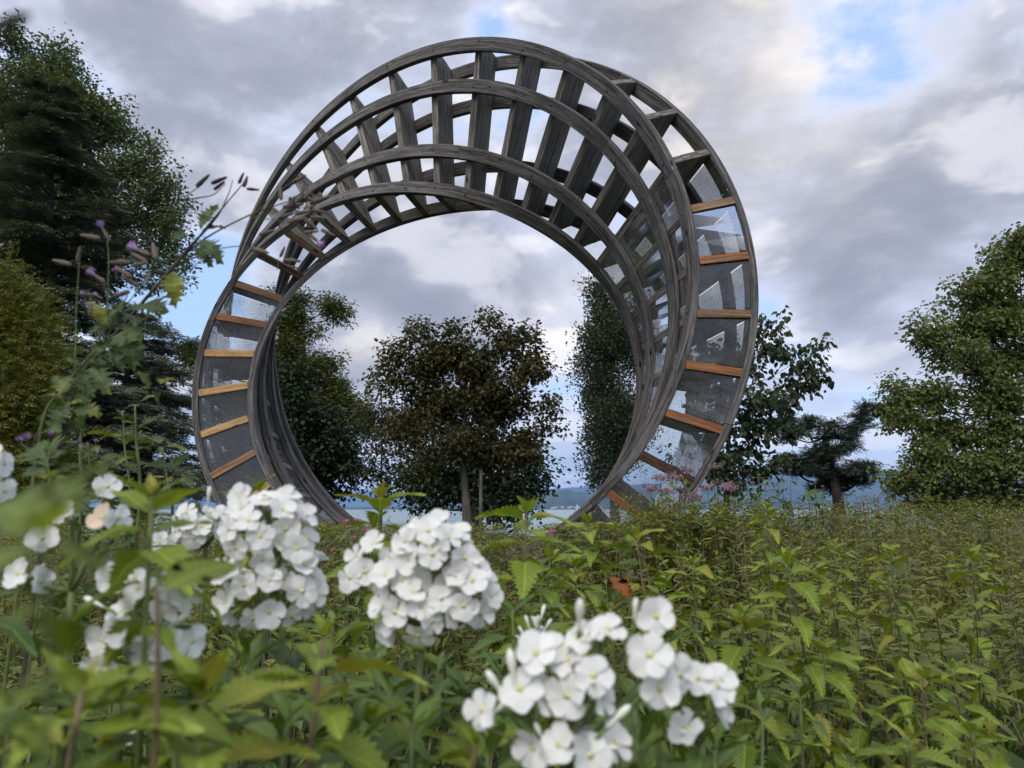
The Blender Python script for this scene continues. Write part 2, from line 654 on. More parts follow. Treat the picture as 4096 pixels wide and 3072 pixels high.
panel_mat = acrylic_mat()
bark = plain_mat('bark', (.022, .019, .015), (.075, .066, .055), 9, .9, .1, .6, 30, (1, 1, .3))
bark_pale = plain_mat('pale_smooth_bark', (.07, .062, .05), (.16, .145, .12), 6, .9, .1, .4, 30, (1, 1, .4))
soil = plain_mat('soil_and_turf', (.018, .022, .008), (.05, .06, .02), 2.2, .95, .1, .5, 20)
stem_green = plain_mat('green_stem', (.07, .10, .025), (.13, .16, .05), 20, .6)
stem_dark = plain_mat('dark_purple_stem', (.025, .018, .016), (.07, .05, .035), 25, .6)
stem_brown = plain_mat('dry_brown_stem', (.10, .07, .035), (.20, .15, .08), 25, .7)

# ------------------------------------------------------------------ ground, lake and far shore
SHORE = 70.0
LAKE_Z = -1.3


def ground_z(x, y):
    z = .02 * math.sin(x * 1.3 + .4 * y) + .02 * math.sin(y * .9 - x * .7)
    if y > 30:
        u = min(1, (y - 30) / (SHORE + 6 - 30))
        z -= 2.1 * u * u * (3 - 2 * u)
    return z


def build_ground():
    xs = np.concatenate([np.linspace(-400, -40, 10), np.linspace(-36, 36, 49), np.linspace(40, 400, 10)])
    ys = np.concatenate([np.linspace(-300, -20, 8), np.linspace(-14, 30, 60), np.linspace(33, SHORE + 6, 16)])
    V = [(x, y, ground_z(x, y)) for y in ys for x in xs]
    nx = len(xs)
    L, T = [], []
    for j in range(len(ys) - 1):
        for i in range(nx - 1):
            L += [j * nx + i, j * nx + i + 1, (j + 1) * nx + i + 1, (j + 1) * nx + i]
            T.append(4)
    o = put(bpy.data.objects.new('ground', make_mesh('ground', np.array(V), L, T, soil, smooth=True)))
    tag(o, 'dark soil and turf under the tall meadow plants', None, kind='structure')


build_ground()


def water_mat():
    m, t, out = new_mat('lake_water')
    geo = t.node('ShaderNodeNewGeometry')
    v = t.vmath('MULTIPLY', geo.outputs['Position'], (.35, 1.0, 1.0))
    n = t.math('ADD', t.noise(v, .8, 4, .6), t.math('MULTIPLY', t.noise(v, .06, 3, .5), 2.0))
    bp = t.node('ShaderNodeBump')
    bp.inputs['Strength'].default_value = .35
    bp.inputs['Distance'].default_value = .3
    t.link(n, bp.inputs['Height'])
    p = t.node('ShaderNodeBsdfPrincipled')
    p.inputs['Base Color'].default_value = (.12, .20, .19, 1)
    p.inputs['Roughness'].default_value = .25
    p.inputs['IOR'].default_value = 1.33
    t.link(bp.outputs[0], p.inputs['Normal'])
    t.link(p.outputs[0], out.inputs[0])
    return m


FAR = 7000.0
lake = put(bpy.data.objects.new('lake', make_mesh('lake', np.array([(-9000, SHORE - 4, LAKE_Z), (9000, SHORE - 4, LAKE_Z), (9000, FAR + 400, LAKE_Z), (-9000, FAR + 400, LAKE_Z)]), [0, 1, 2, 3], [4], water_mat())))
tag(lake, 'pale green lake stretching to the far shore', kind='structure')


def fbm1(x, seed, octv=6, base=1.0, gain=.5):
    r = np.zeros_like(x)
    g = np.random.default_rng(seed)
    for o in range(octv):
        ph, fr = g.uniform(0, 100), base * 2 ** o * g.uniform(.85, 1.15)
        tab = g.uniform(-1, 1, 4096)
        q = x * fr + ph
        i = np.floor(q).astype(int)
        u = q - i
        u = u * u * (3 - 2 * u)
        r += gain ** o * (tab[i % 4096] * (1 - u) + tab[(i + 1) % 4096] * u)
    return r


hill_mat = plain_mat('wooded_hillside', (.020, .030, .016), (.085, .11, .045), .0035, .95, .05, detail=6, stretch=(1, 1, 1.8))


def hill(name, label, Y, depth, prof, seed, rough=6.0, mat=None):
    """prof: list of (photo px, photo row) of the ridge line"""
    px = np.array([p[0] for p in prof], float)
    row = np.array([p[1] for p in prof], float)
    q = np.arange(px[0], px[-1] + 1, 7.0)
    rr = np.interp(q, px, row)
    hh = (HROW - rr) / FPX * Y + CAMZ
    hh = hh + fbm1(q / 30.0, seed, 5, 1.0, .55) * rough * np.clip(hh / 60, 0, 1)
    xw = (q - 2048) / FPX * Y
    rows = [(0, 0.0), (.15, .22), (.35, .48), (.55, .72), (.75, .9), (1, 1.0), (1.6, .7), (2.2, 0)]
    V = []
    for j, (u, f) in enumerate(rows):
        wob = fbm1(q / 60.0, seed + 7 * j + 1, 4) * .09 * (0 < f < 1)
        z = LAKE_Z + np.maximum(hh - LAKE_Z, 0) * np.clip(f + wob, -.02, 1.02 if f < 1 else 1)
        y = Y - depth * (1 - u) + 0 * q
        V.append(np.stack([xw * y / Y, y, z], -1))
    V = np.concatenate(V)
    n = len(q)
    L, T = [], []
    for j in range(len(rows) - 1):
        for i in range(n - 1):
            L += [j * n + i, j * n + i + 1, (j + 1) * n + i + 1, (j + 1) * n + i]
            T.append(4)
    o = put(bpy.data.objects.new(name, make_mesh(name, V, L, T, mat or hill_mat, smooth=True)))
    return tag(o, label, kind='structure')


hill('hill', 'low wooded shore strip across the lake', 6600, 250, [(-1500, 2031), (300, 2029), (1200, 2030), (2050, 2026), (2450, 2028), (3000, 2027), (4300, 2028), (5600, 2031)], 3, 3.0)
hill('hill', 'blue wooded hill with a rounded knob seen inside the ring', 8200, 1100,
     [(1750, 2033), (1900, 2025), (2000, 2012), (2090, 1985), (2160, 1967), (2230, 1966), (2262, 1958), (2290, 1969), (2380, 1972), (2520, 1968), (2700, 1962), (2900, 1950), (3080, 1978), (3300, 2010), (3500, 2028)], 11, 7)
hill('hill', 'long blue ridge on the far shore behind the pine', 10500, 1500,
     [(2300, 2030), (2600, 1985), (2800, 1945), (2930, 1905), (3010, 1900), (3100, 1912), (3250, 1925), (3420, 1922), (3560, 1905), (3720, 1915), (3900, 1935), (4200, 1950), (4800, 1985), (5600, 2020)], 21, 9)
hill('hill', 'faint distant mountain slope above the lake', 16000, 2500,
     [(-2200, 2010), (-400, 1985), (700, 1960), (1150, 1985), (1500, 1965), (1800, 1985), (2100, 1960), (2400, 1948), (2700, 1930), (3050, 1890), (3300, 1880), (3600, 1895), (4100, 1925), (5200, 1980), (6400, 2010)], 31, 14)

# ------------------------------------------------------------------ the twisted timber ring
RING_S = 2.6
RQ = [-0.28143, 2.95913, 0.661, 0.67476, 0.24756, -0.27007, 0.04201, 0.04932, 0.5, -0.53742, 0.17453, 0.0, 0.34355, 0.00313, -0.0064,
      -0.00035, 0.0043, 0.00175, -0.00307, -0.00659, -0.00566, -0.00146, 0.01455, 0.00784]
RW, RD = RQ[3] * RING_S, RQ[4] * RING_S      # section of the ring: long side, short side
RAIL_T = .068
RAIL_W = .146


def ring_pt(th, w, n):
    """point of the ring at angle th (clockwise from the top); w along the long side, n along the short side of the section (metres)"""
    th, w, n = np.broadcast_arrays(np.asarray(th, float), np.asarray(w, float) / RING_S, np.asarray(n, float) / RING_S)
    cx, cy, cz, _, _, yaw, tilt, phi0, kk, _, _, _, c1, c2, c3, c4, e1, e2, a1, a2, e3, e4, a3, a4 = RQ
    s, c, s2, c2_, s3, c3_ = np.sin(th), np.cos(th), np.sin(2 * th), np.cos(2 * th), np.sin(3 * th), np.cos(3 * th)
    phi = phi0 + kk * th + c1 * s + c2 * c + c3 * s2 + c4 * c2_
    r = np.stack([s, 0 * th, c], -1)
    a = np.array([0, -1., 0])
    wd = np.cos(phi)[..., None] * r + np.sin(phi)[..., None] * a
    nd = -np.sin(phi)[..., None] * r + np.cos(phi)[..., None] * a
    P = (1 + e1 * s2 + e2 * c2_ + e3 * s3 + e4 * c3_)[..., None] * r + (a1 * s2 + a2 * c2_ + a3 * s3 + a4 * c3_)[..., None] * a + w[..., None] * wd + n[..., None] * nd
    cyw, syw, ct, st_ = math.cos(yaw), math.sin(yaw), math.cos(tilt), math.sin(tilt)
    Rx = np.array([[1, 0, 0], [0, ct, -st_], [0, st_, ct]])
    Rz = np.array([[cyw, -syw, 0], [syw, cyw, 0], [0, 0, 1]])
    return (P @ (Rz @ Rx).T + np.array([cx, cy, cz])) * RING_S + np.array([0, 0, CAMZ])


ring_root = empty('ring_sculpture', (RQ[0] * RING_S, RQ[1] * RING_S, 0))
tag(ring_root, 'tall twisted ring sculpture of grey timber rails and boards with clear panels', 'sculpture')
RL = Vector(ring_root.location)


def swept_bar(name, ths, w0, w1, n0, n1, mat, parent, bev=.006, u0=0.0):
    """bar swept along the ring with a bevelled rectangular section, UV along its length"""
    b = bev
    sec = [(w0 + b, n0), (w1 - b, n0), (w1, n0 + b), (w1, n1 - b), (w1 - b, n1), (w0 + b, n1), (w0, n1 - b), (w0, n0 + b)]
    m, n = len(sec), len(ths)
    V = np.stack([ring_pt(ths, w, q) for (w, q) in sec], 1)      # n,m,3
    cum = np.concatenate([[0], np.cumsum(np.linalg.norm(np.diff(V[:, 0], axis=0), axis=1))]) + u0
    per = [0]
    for i in range(m):
        a, c = sec[i], sec[(i + 1) % m]
        per.append(per[-1] + math.hypot(a[0] - c[0], a[1] - c[1]))
    L, T, UV = [], [], []
    for i in range(n - 1):
        for j in range(m):
            j2 = (j + 1) % m
            L += [i * m + j, i * m + j2, (i + 1) * m + j2, (i + 1) * m + j]
            UV += [(cum[i], per[j]), (cum[i], per[j + 1]), (cum[i + 1], per[j + 1]), (cum[i + 1], per[j])]
            T.append(4)
    L += list(range((n - 1) * m, n * m)) + list(range(m))[::-1]
    T += [m, m]
    UV += [(s[0], s[1]) for s in sec] + [(s[0], s[1]) for s in sec[::-1]]
    me = make_mesh(name, V.reshape(-1, 3) - np.array(RL), L, T, mat, uv=np.array(UV))
    return put(bpy.data.objects.new(name, me), parent)


RAILS = [(RW / 2 - RAIL_W, RW / 2), (.165 * RW, .165 * RW + RAIL_W), (-.165 * RW - RAIL_W, -.165 * RW), (-RW / 2, -RW / 2 + RAIL_W)]
STEP = RQ[10]
T0 = RQ[9]
# rails: each run of the ring is made of curved lengths that butt end to end
for side in (1, -1):
    for ri, (w0, w1) in enumerate(RAILS):
        off = .35 * ((ri + (side > 0)) % 2) + .12 * ri
        cuts = [-PI] + [-PI + (off + q) * 2 * PI / 5 for q in range(5) if 0.08 < off + q < 4.95] + [PI]
        for a, b in zip(cuts[:-1], cuts[1:]):
            gap = .0009
            ths = np.linspace(a + gap, b - gap, max(6, int((b - a) / .035)))
            n1 = side * RD / 2
            n0 = side * (RD / 2 - RAIL_T)
            swept_bar('rail', ths, w0, w1, min(n0, n1), max(n0, n1), grey_wood, ring_root, u0=rng.uniform(0, 30))

# boards: four planks side by side, standing between the two sets of rails
BN = RD / 2 - RAIL_T - .001
BT = .072
warm = {9: None, 10: 'brown', 11: 'orange', 12: 'brown', 13: 'orange', 14: 'orange', 15: 'black', 16: 'red', 17: None, 18: None, 19: None, 20: None,
        -4: 'brown', -5: 'orange', -6: 'ochre', -7: 'ochre', -8: 'ochre', -9: 'brown', -10: 'ochre', -2: 'brown', -3: 'black', -11: 'ochre', -12: 'brown', -13: 'brown'}


def box_uv(name, C8, mat, parent, length_axis_first=True, seed=0.0):
    """box from 8 corners ordered (w,n,t) bits; grain along w"""
    C8 = np.asarray(C8)
    F = [(0, 1, 3, 2), (4, 6, 7, 5), (0, 4, 5, 1), (2, 3, 7, 6), (0, 2, 6, 4), (1, 5, 7, 3)]
    # index = w*4 + n*2 + t
    Lw = np.linalg.norm(C8[4] - C8[0])
    Ln = np.linalg.norm(C8[2] - C8[0])
    Lt = np.linalg.norm(C8[1] - C8[0])
    uvc = []
    for f in F:
        for v in f:
            w, n, t = (v >> 2) & 1, (v >> 1) & 1, v & 1
            if f in (F[0], F[1]):       # end grain
                uvc.append((seed + n * Ln, t * Lt))
            elif f in (F[2], F[3]):     # narrow sides
                uvc.append((seed + w * Lw, t * Lt + .3 + n))
            else:
                uvc.append((seed + w * Lw, n * Ln + 2 * t))
    L = [v for f in F for v in f]
    me = make_mesh(name, C8, L, [4] * 6, mat, uv=np.array(uvc))
    return put(bpy.data.objects.new(name, me), parent)


def add_bevel(o, w):
    md = o.modifiers.new('edge', 'BEVEL')
    md.width = w
    md.segments = 1
    md.limit_method = 'NONE'


for i in range(-14, 22):
    th = T0 + STEP * i
    col = warm.get(i)
    mat = warm_woods[col] if col else board_wood
    glazed = (i >= 9 or i <= -4)
    bd = empty('board', (0, 0, 0), ring_root)
    # frame of the section at th
    c = ring_pt(th, 0, 0)
    wv_ = ring_pt(th, 1, 0) - c
    nv_ = ring_pt(th, 0, 1) - c
    tv_ = np.cross(wv_, nv_)
    tv_ /= np.linalg.norm(tv_)
    bd.location = Vector(c) - RL
    if abs(th) > PI:
        continue
    edges = [-BN, -BN * .46, BN * .04, BN * .52, BN]
    capped = col is not None
    half = RW / 2 - (.024 if capped else .003)
    for p in range(4):
        n0, n1 = edges[p] + (.0015 if p else 0), edges[p + 1] - (.0015 if p < 3 else 0)
        jl = rng.uniform(.002, .008)
        jt = rng.uniform(-.002, .002)
        C8 = [sw * (half - jl) * wv_ + nn * nv_ + (stt * BT / 2 + jt) * tv_ for sw in (-1, 1) for nn in (n0, n1) for stt in (-1, 1)]
        add_bevel(box_uv('plank', C8, board_wood, bd, seed=rng.uniform(0, 40)), .003)
    if capped:      # a facing strip nailed over each end of the board
        for sw in (-1, 1):
            C8 = [(sw * half + e * .021) * wv_ + nn * nv_ + (stt * BT / 2) * 1.04 * tv_ for nn in (-BN, BN) for e in ((0, sw) if sw > 0 else (sw, 0)) for stt in (-1, 1)]
            add_bevel(box_uv('end_strip', C8, warm_woods[col], bd, seed=rng.uniform(0, 40)), .003)

# a bolt head where every rail crosses a board
bolt_mat = plain_mat('dark_bolt', (.012, .010, .009), (.03, .024, .02), 200, .6)
bm_ = MB()
bm_.tube([(0, 0, -.002), (0, 0, .004)], [.012, .011], 6)
bolt_me = bm_.mesh('bolt', bolt_mat)
for i in range(-14, 22):
    th = T0 + STEP * i
    for side in (1, -1):
        for (w0, w1) in RAILS:
            w = w0 + (w1 - w0) * rng.uniform(.3, .7)
            p = ring_pt(th + rng.uniform(-.008, .008), w, side * RD / 2)
            nrm = (ring_pt(th, w, 1) - ring_pt(th, w, 0)) * side
            put(bpy.data.objects.new('bolt', bolt_me), ring_root, frame4(p - np.array(RL), ring_pt(th, w + 1, 0) - ring_pt(th, w, 0), nrm, 1.0))

# clear panels between the boards on the lower two thirds of the ring


def panel(th0, th1, wa, wb, na, nb, thick_axis):
    """thin curved sheet, 5 mm thick"""
    ths = np.linspace(th0, th1, 4)
    V = []
    for th in ths:
        if thick_axis == 'n':
            secs = [(wa, na), (wb, na), (wb, nb), (wa, nb)]
        else:
            secs = [(wa, na), (wa, nb), (wb, nb), (wb, na)]
        V.append([ring_pt(th, w, n) for w, n in secs])
    V = np.array(V).reshape(-1, 3) - np.array(RL)
    L, T = [], []
    for i in range(3):
        for j in range(4):
            j2 = (j + 1) % 4
            L += [i * 4 + j, i * 4 + j2, i * 4 + 4 + j2, i * 4 + 4 + j]
            T.append(4)
    L += [12, 13, 14, 15, 3, 2, 1, 0]
    T += [4, 4]
    me = make_mesh('panel', V, L, T, panel_mat)
    return put(bpy.data.objects.new('panel', me), ring_root)


def wmid(i):
    return (RAILS[i][0] + RAILS[i][1]) / 2


for i in range(9, 32):
    a = T0 + STEP * i + .0165
    b = T0 + STEP * (i + 1) - .0165
    for side in (1, -1):
        nn = side * (RD / 2 - RAIL_T - .005)
        for g in range(3):
            wa = wmid(g) - .002 if g else RW / 2 - .03
            wb = wmid(g + 1) + .002 if g < 2 else -RW / 2 + .03
            panel(a, b, wa, wb, nn - .0025, nn + .0025, 'n')
    for sw in (1, -1):
        if (i == 9):
            continue
        ww = sw * (RW / 2 - .022)
        panel(a, b, ww - .0025, ww + .0025, -BN - .0 + .002, BN - .002, 'w')

# two low concrete footings carry the ring
foot_mat = plain_mat('footing_concrete', (.12, .115, .10), (.25, .24, .22), 9, .95, .2, .4, 40)
for sx in (-.75, .75):
    base = ring_pt(PI + sx * .32, 0, 0)
    mb = MB()
    hw, hd, hh_ = .22, .55, max(.10, float(ring_pt(PI + sx * .32, 0, RD / 2)[2]) + .0)
    b0 = np.array([(x, y, z) for z in (-.15, .10) for x, y in ((-hw, -hd), (hw, -hd), (hw * .9, hd), (-hw * .9, hd))])
    b0[4:, :2] *= .9
    mb.add(b0 + np.array([base[0], base[1], 0]) - np.array(RL), [0, 1, 5, 4, 1, 2, 6, 5, 2, 3, 7, 6, 3, 0, 4, 7, 4, 5, 6, 7, 3, 2, 1, 0], [4] * 6)
    mb.build('footing', foot_mat, ring_root)

# ------------------------------------------------------------------ trees
M_maple = leaf_mat('dark_maple_leaves', (.014, .026, .012), (.034, .055, .022), .25)
M_brown = leaf_mat('bronze_green_leaves', (.036, .036, .013), (.092, .088, .030), .3)
M_cedar = leaf_mat('cedar_needles', (.050, .066, .042), (.15, .17, .10), .12, nscale=.5)
M_tulip = leaf_mat('mid_green_leaves', (.052, .076, .028), (.125, .165, .06), .3)
M_thuja = leaf_mat('yellow_green_sprays', (.070, .085, .010), (.17, .18, .020), .25)
M_robinia = leaf_mat('olive_green_leaves', (.050, .065, .014), (.13, .145, .030), .3)
M_poplar = leaf_mat('poplar_leaves', (.022, .034, .015), (.058, .080, .034), .25)
M_plane = leaf_mat('plane_tree_leaves', (.075, .10, .026), (.17, .205, .06), .35)
M_chestnut = leaf_mat('large_dark_leaves', (.020, .034, .016), (.055, .080, .032), .3)
M_pine = leaf_mat('pine_needles', (.016, .028, .018), (.045, .070, .040), .1)

T_quad = quad_leaf()
T_quad_narrow = quad_leaf(.20)
T_six = six_leaf()
T_lobed = lobed_leaf()
T_spray = spray_tpl(4, .55, .06)
T_spray_fine = spray_tpl(4, .7, .04, .25)


def rand_unit(n):
    v = rng.normal(size=(n, 3))
    return v / np.linalg.norm(v, axis=1)[:, None]


def leaf_cloud(mb, centers, spread, per, tpl, size, up=.6, droop=.3, out_from=None, flat=1.0, sizevar=.3):
    """leaves scattered round cluster centres"""
    n = len(centers) * per
    C = np.repeat(centers, per, 0)
    sp = np.repeat(np.broadcast_to(spread, (len(centers),)), per)
    off = np.clip(rng.normal(size=(n, 3)), -1.7, 1.7) * sp[:, None] * np.array([1, 1, flat])
    P = C + off
    x = rand_unit(n) + off / (sp[:, None] + 1e-6) * .5
    x[:, 2] = x[:, 2] * .5 - droop
    nr = rand_unit(n) * (1 - up) + np.array([0, 0, up])
    sh = np.clip(np.repeat(rng.uniform(0, 1, len(centers)), per) * .5 + rng.uniform(0, .5, n), 0, 1)
    mb.scatter(tpl, frames(P, x, nr, size * rng.uniform(1 - sizevar, 1 + sizevar, n)), sh)


def tree(name, label, cat, d, trunk, r0, lobes, tpl, size, n_cl, per, mat, spread, group=None, barkm=None, limb_r=.35, depth=.9, shell=2.2,
         up=.55, droop=.3, flat=1.0, twigs=True, sides=8, twig_curve=.15, per_bough=8, bough_r=None):
    """trunk: photo pixels from the foot up; lobes: (px, row, half width px, half height px[, depth offset m]) at distance d"""
    k_ = d / FPX
    tp = [at(px, py, d) for px, py in trunk]
    gz = ground_z(tp[0].x, d)
    if tp[0].z > gz + .05:
        tp = [Vector((tp[0].x + (tp[0].x - tp[1].x) * .1, d, gz - .1))] + tp
    root = empty(name, (tp[0].x, d, gz))
    tag(root, label, cat, group)
    R0 = Vector((tp[0].x, d, gz))
    path = smooth_path(tp, 18)
    wood, crown = MB(), MB()
    rad = r0 * (1 - .82 * np.linspace(0, 1, len(path)) ** 1.1)
    rad[0] *= 1.35
    wood.tube(path - np.array(R0), rad, sides)
    vol = np.array([l[2] * l[3] ** .8 for l in lobes], float)
    cnt = np.maximum(9, (n_cl * vol / vol.sum()).astype(int))
    for l, c in zip(lobes, cnt):
        dz = l[4] if len(l) > 4 else rng.uniform(-.35, .35) * l[2] * k_
        C = np.array(at(l[0], l[1], d)) + np.array([0, dz, 0])
        rr = np.array([l[2] * k_, min(l[2], l[3] * 1.6) * k_ * depth, l[3] * k_])
        nb = max(2, int(round(c / per_bough)))
        u = rand_unit(nb) * (rng.uniform(0, 1, nb) ** (1 / shell))[:, None]
        boughs = C + u * rr * .84
        bi_ = rng.integers(0, nb, c)
        cen = boughs[bi_] + np.clip(rng.normal(size=(c, 3)), -1.6, 1.6) * np.array([1, 1, .62]) * (bough_r or spread * 1.5)
        # limb from the trunk to the lobe
        below = [i for i in range(len(path)) if path[i][2] < C[2] - .25 * rr[2]]
        bi = below[-1] if below else 2
        bi = max(2, min(bi, len(path) - 2))
        s = path[bi]
        midp = (s + C) / 2 + np.array([0, 0, -.12 * np.linalg.norm(C - s)]) + rng.normal(size=3) * .06 * np.linalg.norm(C - s)
        lp = smooth_path([s, midp, C], 9)
        lr = max(rad[bi] * limb_r, .012)
        wood.tube(lp - np.array(R0), np.linspace(lr, lr * .3, 9), 5)
        if twigs:
            for q in boughs:
                st = lp[rng.integers(4, 9)]
                mm = (st + q) / 2 + rng.normal(size=3) * twig_curve * np.linalg.norm(q - st)
                wood.tube(smooth_path([st, mm, q], 5) - np.array(R0), np.linspace(lr * .45, lr * .2, 5), 4, cap=False)
            pick = np.arange(len(cen)) if len(cen) < 70 else rng.choice(len(cen), 70, replace=False)
            for qi in pick:
                q, st = cen[qi], boughs[bi_[qi]]
                mm = (st + q) / 2 + rng.normal(size=3) * twig_curve * np.linalg.norm(q - st)
                wood.tube(np.array([st, mm, q]) - np.array(R0), [lr * .2, lr * .14, lr * .07], 3, cap=False)
        leaf_cloud(crown, cen - np.array(R0), spread, per, tpl, size, up, droop, flat=flat)
    wood.build('trunk', barkm or bark, root, smooth=True)
    crown.build('crown', mat, root)
    return root


# the broad tree standing inside the ring, large bronze-green leaves
tree('broadleaf_tree', 'bronze-green broad-crowned tree standing in the middle of the ring', 'tree', 17,
     [(1868, 2110), (1862, 1980), (1850, 1800), (1860, 1600), (1880, 1420)], .13,
     [(1855 + (a - 1855) * .93, 1660 + (b - 1660) * .95, c * .93, e * .95) for a, b, c, e in ([(1850, 1560, 240, 210), (1700, 1640, 190, 170), (2030, 1620, 180, 190), (1860, 1430, 190, 130), (2080, 1460, 110, 90), (1690, 1470, 120, 90), (1590, 1700, 110, 100),
      (2130, 1760, 110, 110), (1790, 1780, 240, 130), (1980, 1800, 190, 110), (1600, 1510, 60, 35), (1570, 1400, 45, 25), (1690, 1310, 45, 30), (1800, 1290, 60, 30), (1960, 1270, 50, 28),
      (2070, 1320, 40, 25), (2150, 1345, 45, 22), (2150, 1440, 40, 22), (2180, 1480, 35, 18), (2210, 1630, 35, 20), (2200, 1710, 35, 22), (1540, 1450, 40, 24), (1530, 1530, 45, 25), (1640, 1380, 50, 40), (1750, 1350, 60, 45), (2000, 1340, 70, 45)])],
     T_six, .105, 760, 32, M_brown, .125, barkm=bark_pale, shell=1.8, per_bough=7, bough_r=.20, group=None)
wire = at(1922, 2120, 16.6)
post = MB()
ptop = at(1916, 1880, 16.6)
post.tube([(0, 0, -.2), (0, 0, ptop.z * .5), (.0, 0, ptop.z - ground_z(wire.x, 16.6))], [.045, .043, .04], 10)
o = post.build('tree_stake', plain_mat('stake_wood', (.06, .055, .05), (.13, .12, .11), 12, .9, .1, .3, 40, (1, 1, .2)), None, smooth=True)
o.location = (wire.x, 16.6, ground_z(wire.x, 16.6))
tag(o, 'slim grey wooden stake beside the trunk of the tree inside the ring', 'stake')
# darker tree behind it
tree('dark_tree', 'dark low-branching tree behind the trunk of the bronze-green tree', 'tree', 25,
     [(1900, 2090), (1896, 1950), (1880, 1800)], .22,
     [(1760, 1930, 190, 110), (2010, 1930, 150, 120), (1650, 1900, 110, 80), (1900, 1830, 180, 90), (2170, 1880, 60, 60), (2110, 1830, 80, 60), (1990, 2020, 90, 60), (1700, 2000, 70, 50), (2060, 1995, 80, 50)],
     T_six, .16, 420, 26, M_maple, .26)
# thin tree
tree('slender_tree', 'slender sparse tree with thin straight trunk left of the bronze-green tree', 'tree', 30,
     [(1524, 2060), (1526, 1900), (1528, 1650), (1526, 1560)], .07,
     [(1470, 1640, 70, 60), (1560, 1660, 70, 70), (1450, 1750, 60, 60), (1570, 1780, 80, 60), (1470, 1870, 90, 50), (1580, 1890, 80, 50), (1530, 1720, 60, 60), (1430, 1900, 50, 30)],
     T_quad, .17, 220, 16, M_brown, .30, limb_r=.5)
# trees on the left inside the ring
tree('olive_tree', 'tall olive-green tree with a crooked branch reaching into the sky inside the ring', 'tree', 34,
     [(1205, 2050), (1200, 1700), (1195, 1450), (1190, 1250)], .35,
     [(1200, 1220, 40, 50), (1170, 1300, 70, 70), (1140, 1400, 90, 90), (1220, 1560, 60, 60), (1300, 1500, 70, 90), (1330, 1580, 70, 80), (1280, 1640, 100, 70), (1120, 1180, 30, 40),
      (1310, 1220, 40, 22), (1360, 1225, 40, 25), (1345, 1262, 50, 20), (1240, 1330, 30, 20), (1360, 1660, 40, 50), (1200, 1480, 80, 80), (1130, 1560, 90, 90), (1100, 1480, 80, 110), (770, 1400, 60, 40), (820, 1440, 60, 60), (1440, 1640, 45, 50), (1450, 1690, 60, 40)],
     T_quad_narrow, .20, 800, 48, M_robinia, .22, limb_r=.42, bough_r=.28)
tree('maple_tree', 'dense dark maple filling the lower left of the ring', 'tree', 24,
     [(1190, 2090), (1190, 1950), (1180, 1700)], .25,
     [(1150, 1500, 80, 90), (1120, 1600, 120, 110), (1230, 1680, 120, 90), (1300, 1740, 110, 90), (1170, 1780, 150, 120), (1330, 1820, 90, 80), (1260, 1900, 130, 70), (1130, 1900, 120, 90), (1380, 1700, 40, 40), (1300, 1960, 80, 30), (1010, 1700, 120, 150), (980, 1850, 120, 120)],
     T_six, .15, 800, 38, M_maple, .22, bough_r=.30)
# poplar column
tree('poplar_tree', 'tall dark columnar poplar behind the right side of the ring', 'tree', 58,
     [(2460, 2060), (2455, 1800), (2440, 1400), (2410, 1150)], .5,
     [(2400, 1180, 55, 60), (2400, 1260, 85, 90), (2410, 1360, 100, 110), (2420, 1480, 110, 120), (2430, 1600, 110, 120), (2440, 1720, 105, 110), (2440, 1830, 90, 90), (2420, 1910, 60, 50), (2480, 1650, 120, 250), (2480, 1350, 120, 200), (2310, 1430, 25, 25), (2385, 1920, 30, 20)],
     T_quad, .24, 1100, 40, M_poplar, .40, bough_r=.7, up=.1, droop=-.6, flat=1.4, limb_r=.25)
# tree right of the ring with the large hanging leaves
tree('chestnut_tree', 'dark tree with large hanging leaves just right of the ring', 'tree', 17,
     [(2905, 2110), (2908, 1950), (2915, 1750), (2930, 1500)], .115,
     [(2990, 1480, 90, 70), (3060, 1370, 60, 40), (3130, 1400, 70, 40), (3180, 1500, 70, 60), (3040, 1580, 130, 80), (3180, 1600, 80, 60), (3000, 1700, 110, 70), (3110, 1720, 80, 50), (2960, 1820, 110, 60), (3040, 1890, 70, 50), (2880, 1880, 90, 60),
      (3060, 1300, 35, 20), (3240, 1500, 30, 20), (3230, 1420, 25, 20), (3080, 1830, 40, 30), (2900, 1400, 110, 100), (2860, 1600, 110, 120), (2800, 1800, 90, 100), (2930, 1960, 70, 40)],
     T_six, .15, 270, 14, M_chestnut, .10, droop=.8, up=.5, shell=1.7, per_bough=5, bough_r=.22)
# wind-shaped pine
tree('pine_tree', 'windswept dark pine with one arm raised to the right', 'tree', 30,
     [(3360, 2060), (3345, 1960), (3320, 1860), (3300, 1760), (3340, 1680)], .30,
     [(3300, 1790, 90, 70), (3220, 1850, 90, 60), (3160, 1880, 50, 25), (3360, 1770, 60, 45), (3390, 1880, 100, 60), (3450, 1920, 60, 30), (3350, 1940, 80, 45), (3330, 1700, 30, 30), (3430, 1720, 40, 25), (3480, 1650, 70, 35), (3540, 1640, 55, 35), (3560, 1680, 30, 14), (3460, 1690, 40, 20), (3400, 1780, 30, 25),
      (3180, 1720, 70, 30), (3140, 1690, 70, 30), (3220, 1690, 50, 22), (3270, 1830, 80, 50), (3300, 1900, 100, 40), (3160, 1740, 60, 20)],
     T_spray, .26, 520, 36, M_pine, .13, flat=.4, per_bough=7, bough_r=.17, limb_r=.5, droop=-.05)
